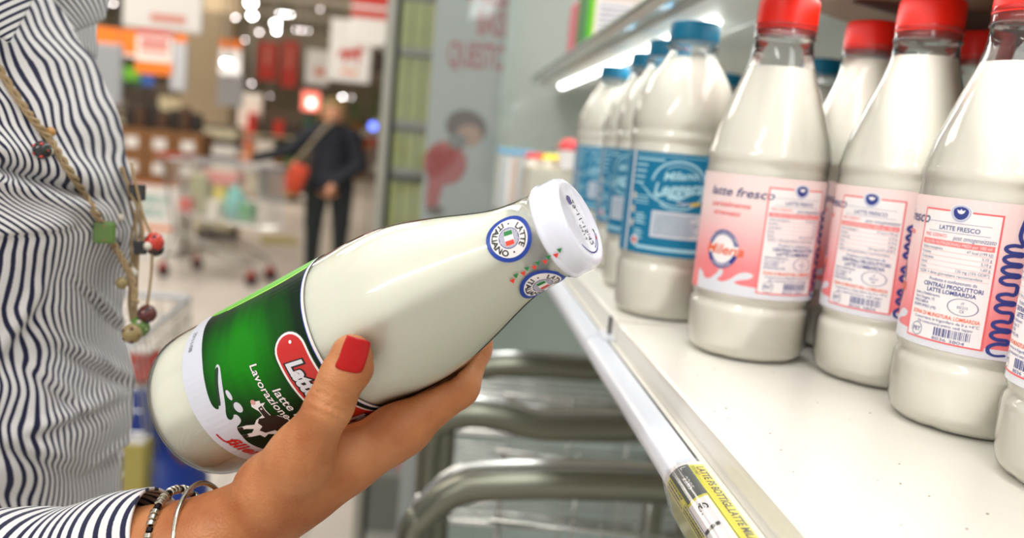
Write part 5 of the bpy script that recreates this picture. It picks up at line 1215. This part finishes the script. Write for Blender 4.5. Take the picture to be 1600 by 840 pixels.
# ------------------------------------------------------------------ shopping carts
def cart(name, loc, rz, label, handle_m):
    root = empty(name, loc, label, 'shopping cart', rz=rz); mb = MB()
    L, Wt, Wb, zt, zb = .82, .28, .20, 1.02, .50
    def wpt(s, side, t): return (-.05+s*L-(1-t)*0+(1-t)*.06, side*(Wb+(Wt-Wb)*t)*(1-.22*s), zb+(zt-zb)*t-(1-s)*0+.04*(1-s)*(1-t))
    for side in (-1, 1):
        for k in range(25): mb.tube([wpt(k/24, side, 0), wpt(k/24, side, 1)], .0018, 4)
        for k in range(13): mb.tube([wpt(0, side, k/12), wpt(1, side, k/12)], .0018, 4)
    for s in (0, 1):
        for k in range(13): mb.tube([wpt(s, -1, k/12), wpt(s, 1, k/12)], .0018, 4)
        for k in range(1, 14):
            f = k/7-1; a_ = wpt(s, 1, 0); b = wpt(s, 1, 1); mb.tube([(a_[0], a_[1]*f, a_[2]), (b[0], b[1]*f, b[2])], .0018, 4)
    for k in range(14):
        f = k/6.5-1; a_ = wpt(0, 1, 0); b = wpt(1, 1, 0); mb.tube([(a_[0], a_[1]*f, a_[2]), (b[0], b[1]*f, b[2])], .0018, 4)
    mb.build('basket', CHROME, root)
    mb = MB(); mb.tube([wpt(0, -1, 1), wpt(1, -1, 1), wpt(1, 1, 1), wpt(0, 1, 1)], .007, 8, closed=True); mb.build('rim', mat('rim_plastic', (208, 210, 214), .4) if 'rim_plastic' not in bpy.data.materials else bpy.data.materials['rim_plastic'], root)
    mb = MB()
    for side in (-1, 1):
        mb.tube(arc([(-.16, side*.27, 1.04), (-.10, side*.27, .96), (-.02, side*.25, .55), (.0, side*.25, .40), (-.06, side*.26, .22), (-.08, side*.26, .12)], 5), .012, 8); mb.tube(arc([(.0, side*.24, .42), (.35, side*.20, .30), (.66, side*.17, .20), (.70, side*.17, .12)], 5), .012, 8); mb.tube([(-.06, side*.26, .2), (.66, side*.17, .18)], .009, 8)
    mb.tube([(-.05, -.26, .2), (-.05, .26, .2)], .009, 8); mb.tube([(.6, -.17, .19), (.6, .17, .19)], .009, 8)
    mb.build('frame', STEEL, root, smooth=True)
    MB().tube([(-.16, -.28, 1.04), (-.16, .28, 1.04)], .016, 10).build('handle', handle_m, root, smooth=True)
    rub = mat('cart_rubber', (46, 44, 44), .7) if 'cart_rubber' not in bpy.data.materials else bpy.data.materials['cart_rubber']
    for x, y in ((-.08, -.26), (-.08, .26), (.70, -.17), (.70, .17)):
        w_ = MB().lathe([(-.014, .045), (-.01, .06), (.01, .06), (.014, .045)], 18, (x, y, .0605), (Vector((1, 0, 0)), Vector((0, 0, 1)), Vector((0, 1, 0)))).build('wheel', rub, root, angle=40)
        MB().box((x, y, .105), (.04, .05, .06), bev=.006).build('fork', RDS, w_)
    return root
near = at(315, 468, 1.93)
cart('shopping_cart', (float(near[0])-.80, float(near[1])-.20, 0), 0.06, 'near shopping cart with a wire basket, behind the striped shirt', BLS)
far = onz(270, 428, 0)
cart('shopping_cart', (float(far[0])+.12, float(far[1])+.05, 0), -.28, 'loaded shopping cart pushed by the woman in the dark jacket', RDS)
# goods in the carts
def goods(name, loc, dims, m_, label, cat, rz=0, lobes=0):
    o = empty(name, loc, label, cat, rz=rz)
    if lobes:
        mb = MB(); mb.lathe([(0, dims[0]*.35), (dims[2]*.15, dims[0]*.5), (dims[2]*.6, dims[0]*.48), (dims[2]*.85, dims[0]*.25), (dims[2], dims[0]*.12), (dims[2]*1.08, dims[0]*.2)], 20, mod=lambda z, w: 1+.08*sin(w*lobes+z*30)); mb.build('bag', m_, o, smooth=True); MB().tube(arc([(-dims[0]*.15, 0, dims[2]), (-dims[0]*.1, 0, dims[2]*1.25), (dims[0]*.1, 0, dims[2]*1.25), (dims[0]*.15, 0, dims[2])], 4), .004, 6).build('handle', m_, o)
    else: MB().box((0, 0, dims[2]/2), dims, bev=min(dims)*.1).build('box', m_, o); MB().box((0, 0, dims[2]), (dims[0]*.8, dims[1]*.8, .01)).build('lid', WHS, o)
    return o
nx, ny = float(near[0])-.80, float(near[1])-.20
bb = mat('blue_bag', (30, 60, 150), .4); cb = mat('cyan_bag', (40, 140, 190), .4); tq = mat('teal_bag', (96, 178, 170), .5); rdb = mat('red_pack_cart', (206, 44, 30), .5); ylp = mat('yellow_pack_cart', (220, 200, 70), .5)
def gpos(px, py, Z, z0): p = at(px, py, Z); return (float(p[0]), float(p[1]), z0)
goods('shopping_bag', gpos(232, 700, 1.72, .56), (.24, .2, .24), bb, 'dark blue bag low in the near shopping cart', 'bag', lobes=5); goods('shopping_bag', gpos(214, 620, 1.9, .60), (.16, .2, .24), cb, 'light blue bag in the near shopping cart', 'bag', lobes=4)
goods('dark_box', gpos(222, 560, 1.70, .56), (.07, .07, .345), bb, 'dark blue upright box in the near cart, under the small red box', 'box'); goods('red_box', gpos(222, 560, 1.70, .917), (.06, .05, .055), rdb, 'small red box in the near shopping cart, beside the necklace beads', 'box'); goods('yellow_pack', gpos(218, 600, 1.60, .70), (.04, .05, .13), mat('dull_yellow', (176, 160, 84), .6), 'yellow pack in the near shopping cart', 'pack')
goods('brown_box', gpos(262, 690, 1.75, .56), (.09, .08, .22), CARD, 'brown box beside the dark blue bag in the near shopping cart', 'box')
fx, fy = float(far[0])+.12, float(far[1])+.05
for (dx, dy, dz, dm, mm, lb, ct, lo) in ((.44, -.02, .545, (.20, .18, .30), tq, 'teal bag in the loaded shopping cart', 'bag', 5), (.12, .0, .57, (.16, .2, .34), mat('sage_box', (150, 150, 110), .6), 'sage green box in the loaded shopping cart', 'box', 0),
        (.28, .03, .56, (.12, .12, .26), ylp, 'cream yellow pack in the loaded shopping cart', 'pack', 0), (.05, -.15, .58, (.10, .08, .12), rdb, 'small red pack in the loaded shopping cart', 'pack', 0), (.58, -.05, .545, (.11, .14, .16), mat('kelly_green', (30, 140, 70), .5), 'green pack at the front of the loaded cart', 'pack', 0),
        (.30, -.12, .55, (.10, .08, .15), mat('pale_pack', (220, 214, 200), .6), 'pale pack at the side of the loaded shopping cart', 'pack', 0)):
    c_, s_ = cos(-.28), sin(-.28); goods('grocery_bag' if lo else 'grocery_pack', (fx+dx*c_-dy*s_, fy+dx*s_+dy*c_, dz), dm, mm, lb, ct, -.28, lo)
p = goods('grocery_pack', (fx+.30*cos(-.28)+.0, fy+.30*sin(-.28)+.02, .823), (.34, .14, .12), mat('pinkish_pack', (196, 120, 110), .6), 'long pinkish pack on top of the loaded shopping cart', 'pack', -.28)

# ------------------------------------------------------------------ the woman pushing the cart
WZ = 8.25; F0 = at(506, 430, WZ); WX, WY = float(F0[0]), float(F0[1])
woman = empty('person', (WX, WY, 0), 'woman in dark jacket and trousers, one arm reaching out to the cart she pushes', 'person')
A_ = lambda *p: np.array(p, float)
LEG = [((-.085, 0, .88), (-.10, .0, .50), .085, .058), ((-.10, .0, .50), (-.105, .02, .08), .055, .038), ((.09, 0, .88), (.10, .03, .50), .085, .058), ((.10, .03, .50), (.10, .06, .08), .055, .038)]
FEET = [((-.105, .03, .045), (-.12, -.13, .03), .042, .034), ((.10, .07, .045), (.12, -.08, .03), .042, .034)]
TOR = [((0, 0, .88), (0, .01, 1.10), .145, .125), ((0, .01, 1.10), (0, .01, 1.32), .13, .13), ((-.13, .01, 1.33), (.13, .01, 1.33), .062, .062)]
ARML = [((-.15, .0, 1.34), (-.30, -.05, 1.15), .050, .042), ((-.30, -.05, 1.15), (-.54, -.08, 1.06), .040, .030)]
ARMR = [((.15, .0, 1.34), (.22, -.02, 1.07), .050, .044), ((.22, -.02, 1.07), (.07, -.16, .90), .042, .032)]
HEAD = [((0, 0, 1.36), (0, -.01, 1.44), .052, .050), ((0, -.015, 1.50), (0, -.01, 1.545), .075, .088)]
HANDS = [((-.54, -.08, 1.06), (-.62, -.09, 1.06), .028, .032), ((.07, -.16, .90), (.03, -.19, .84), .028, .032)]
for hx, hy, hz_, dx, dz in ((-.62, -.09, 1.06, -1, -.3), (.03, -.19, .84, -.3, -1)):
    for j in range(4): HANDS.append(((hx, hy-.02+.016*j, hz_), (hx+dx*.05, hy-.03+.018*j, hz_+dz*.055), .011, .008))
    HANDS.append(((hx, hy, hz_+.01), (hx+dx*.02+.02, hy-.05, hz_+dz*.03), .012, .009))
FACEB = [((0, -.098, 1.515), (0, -.108, 1.495), .012, .015), ((-.083, 0, 1.52), (-.086, 0, 1.50), .015, .012), ((.083, 0, 1.52), (.086, 0, 1.50), .015, .012), ((0, -.06, 1.45), (0, -.07, 1.455), .03, .03)]
def sdfset(lists, grow=0, k=.02, clip=None):
    B_ = [(A_(*a), A_(*b), r1+grow, r2+grow) for L_ in lists for a, b, r1, r2 in L_]
    def f(P):
        d = None
        for a, b, r1, r2 in B_: c = cone_sd(P, a, b, r1, r2); d = c if d is None else smin(d, c, k)
        return clip(P, d) if clip else d
    return f
def gx(a, b, s): return np.arange(a, b, s)
woman.scale = (1.24, 1.2, 1.0)
WS = mat('skin_far', (206, 146, 112), .5)
sdf_mesh('body', sdfset([LEG, FEET, TOR, ARML, ARMR, HEAD, HANDS, FACEB], 0, .015), gx(-.74, .34, .010), gx(-.30, .22, .010), gx(-.02, 1.68, .010), WS, woman, 1)
JK = mat('navy_jacket', (24, 28, 38), .8, noise=.3, nscale=30); TR = mat('dark_trousers', (38, 44, 44), .85)
sdf_mesh('jacket', sdfset([TOR, ARML, ARMR], .014, .03, lambda P, d: np.maximum(d, .80-P[..., 2])), gx(-.64, .36, .012), gx(-.30, .24, .012), gx(.75, 1.46, .012), JK, woman, 1)
sdf_mesh('trousers', sdfset([LEG], .012, .02, lambda P, d: np.maximum(d, .06-P[..., 2])), gx(-.24, .26, .012), gx(-.16, .18, .012), gx(0, 1.02, .012), TR, woman, 1)
for a, b, r1, r2 in FEET: sdf_mesh('shoe', sdfset([[(a, b, r1, r2)]], .008, .01, lambda P, d: np.maximum(d, -P[..., 2])), gx(-.2, .2, .01), gx(-.22, .16, .01), gx(-.02, .12, .01), BLACK, woman, 1)
hairp = [((0, .01, 1.56), (0, .03, 1.53), .112, .100), ((-.07, .02, 1.50), (-.07, .02, 1.45), .045, .035), ((.07, .02, 1.50), (.07, .02, 1.45), .045, .035)]
sdf_mesh('hair', sdfset([hairp], 0, .02, lambda P, d: np.maximum(d, -(P[..., 1]+.068+np.maximum(0, P[..., 2]-1.565)*2))), gx(-.16, .16, .009), gx(-.14, .18, .009), gx(1.36, 1.70, .009), mat('sandy_hair', (150, 122, 76), .7, noise=.4, nscale=60), woman, 1)
fe = MB()
for s in (-1, 1): fe.lathe([(-.006, .004), (0, .010), (.006, .004)], 10, (s*.032, -.093, 1.53))
fe.build('eyes', BLACK, woman); MB().box((0, -.093, 1.465), (.045, .012, .01), bev=.003).build('mouth', mat('lips', (150, 70, 62), .5), woman)
bagc = mat('orange_leather', (196, 66, 34), .5); hbg = empty('shoulder_bag', (WX-.27, WY-.22, .80), 'orange red shoulder bag hanging from a pale strap', 'bag')
mb = MB(); mb.box((0, 0, .12), (.17, .09, .26), bev=.03, R=Matrix.Rotation(.35, 4, 'Y')); mb.build('pouch', bagc, hbg, smooth=True)
MB().tube(arc([(-.06, 0, .22), (.06, -.0, .36), (.20, .03, .56), (.30, .12, .66), (.30, .40, .60), (.12, .42, .40), (-.04, .22, .26)], 6), .014, 6).build('strap', mat('strap_beige', (150, 138, 112), .6), hbg, smooth=True)
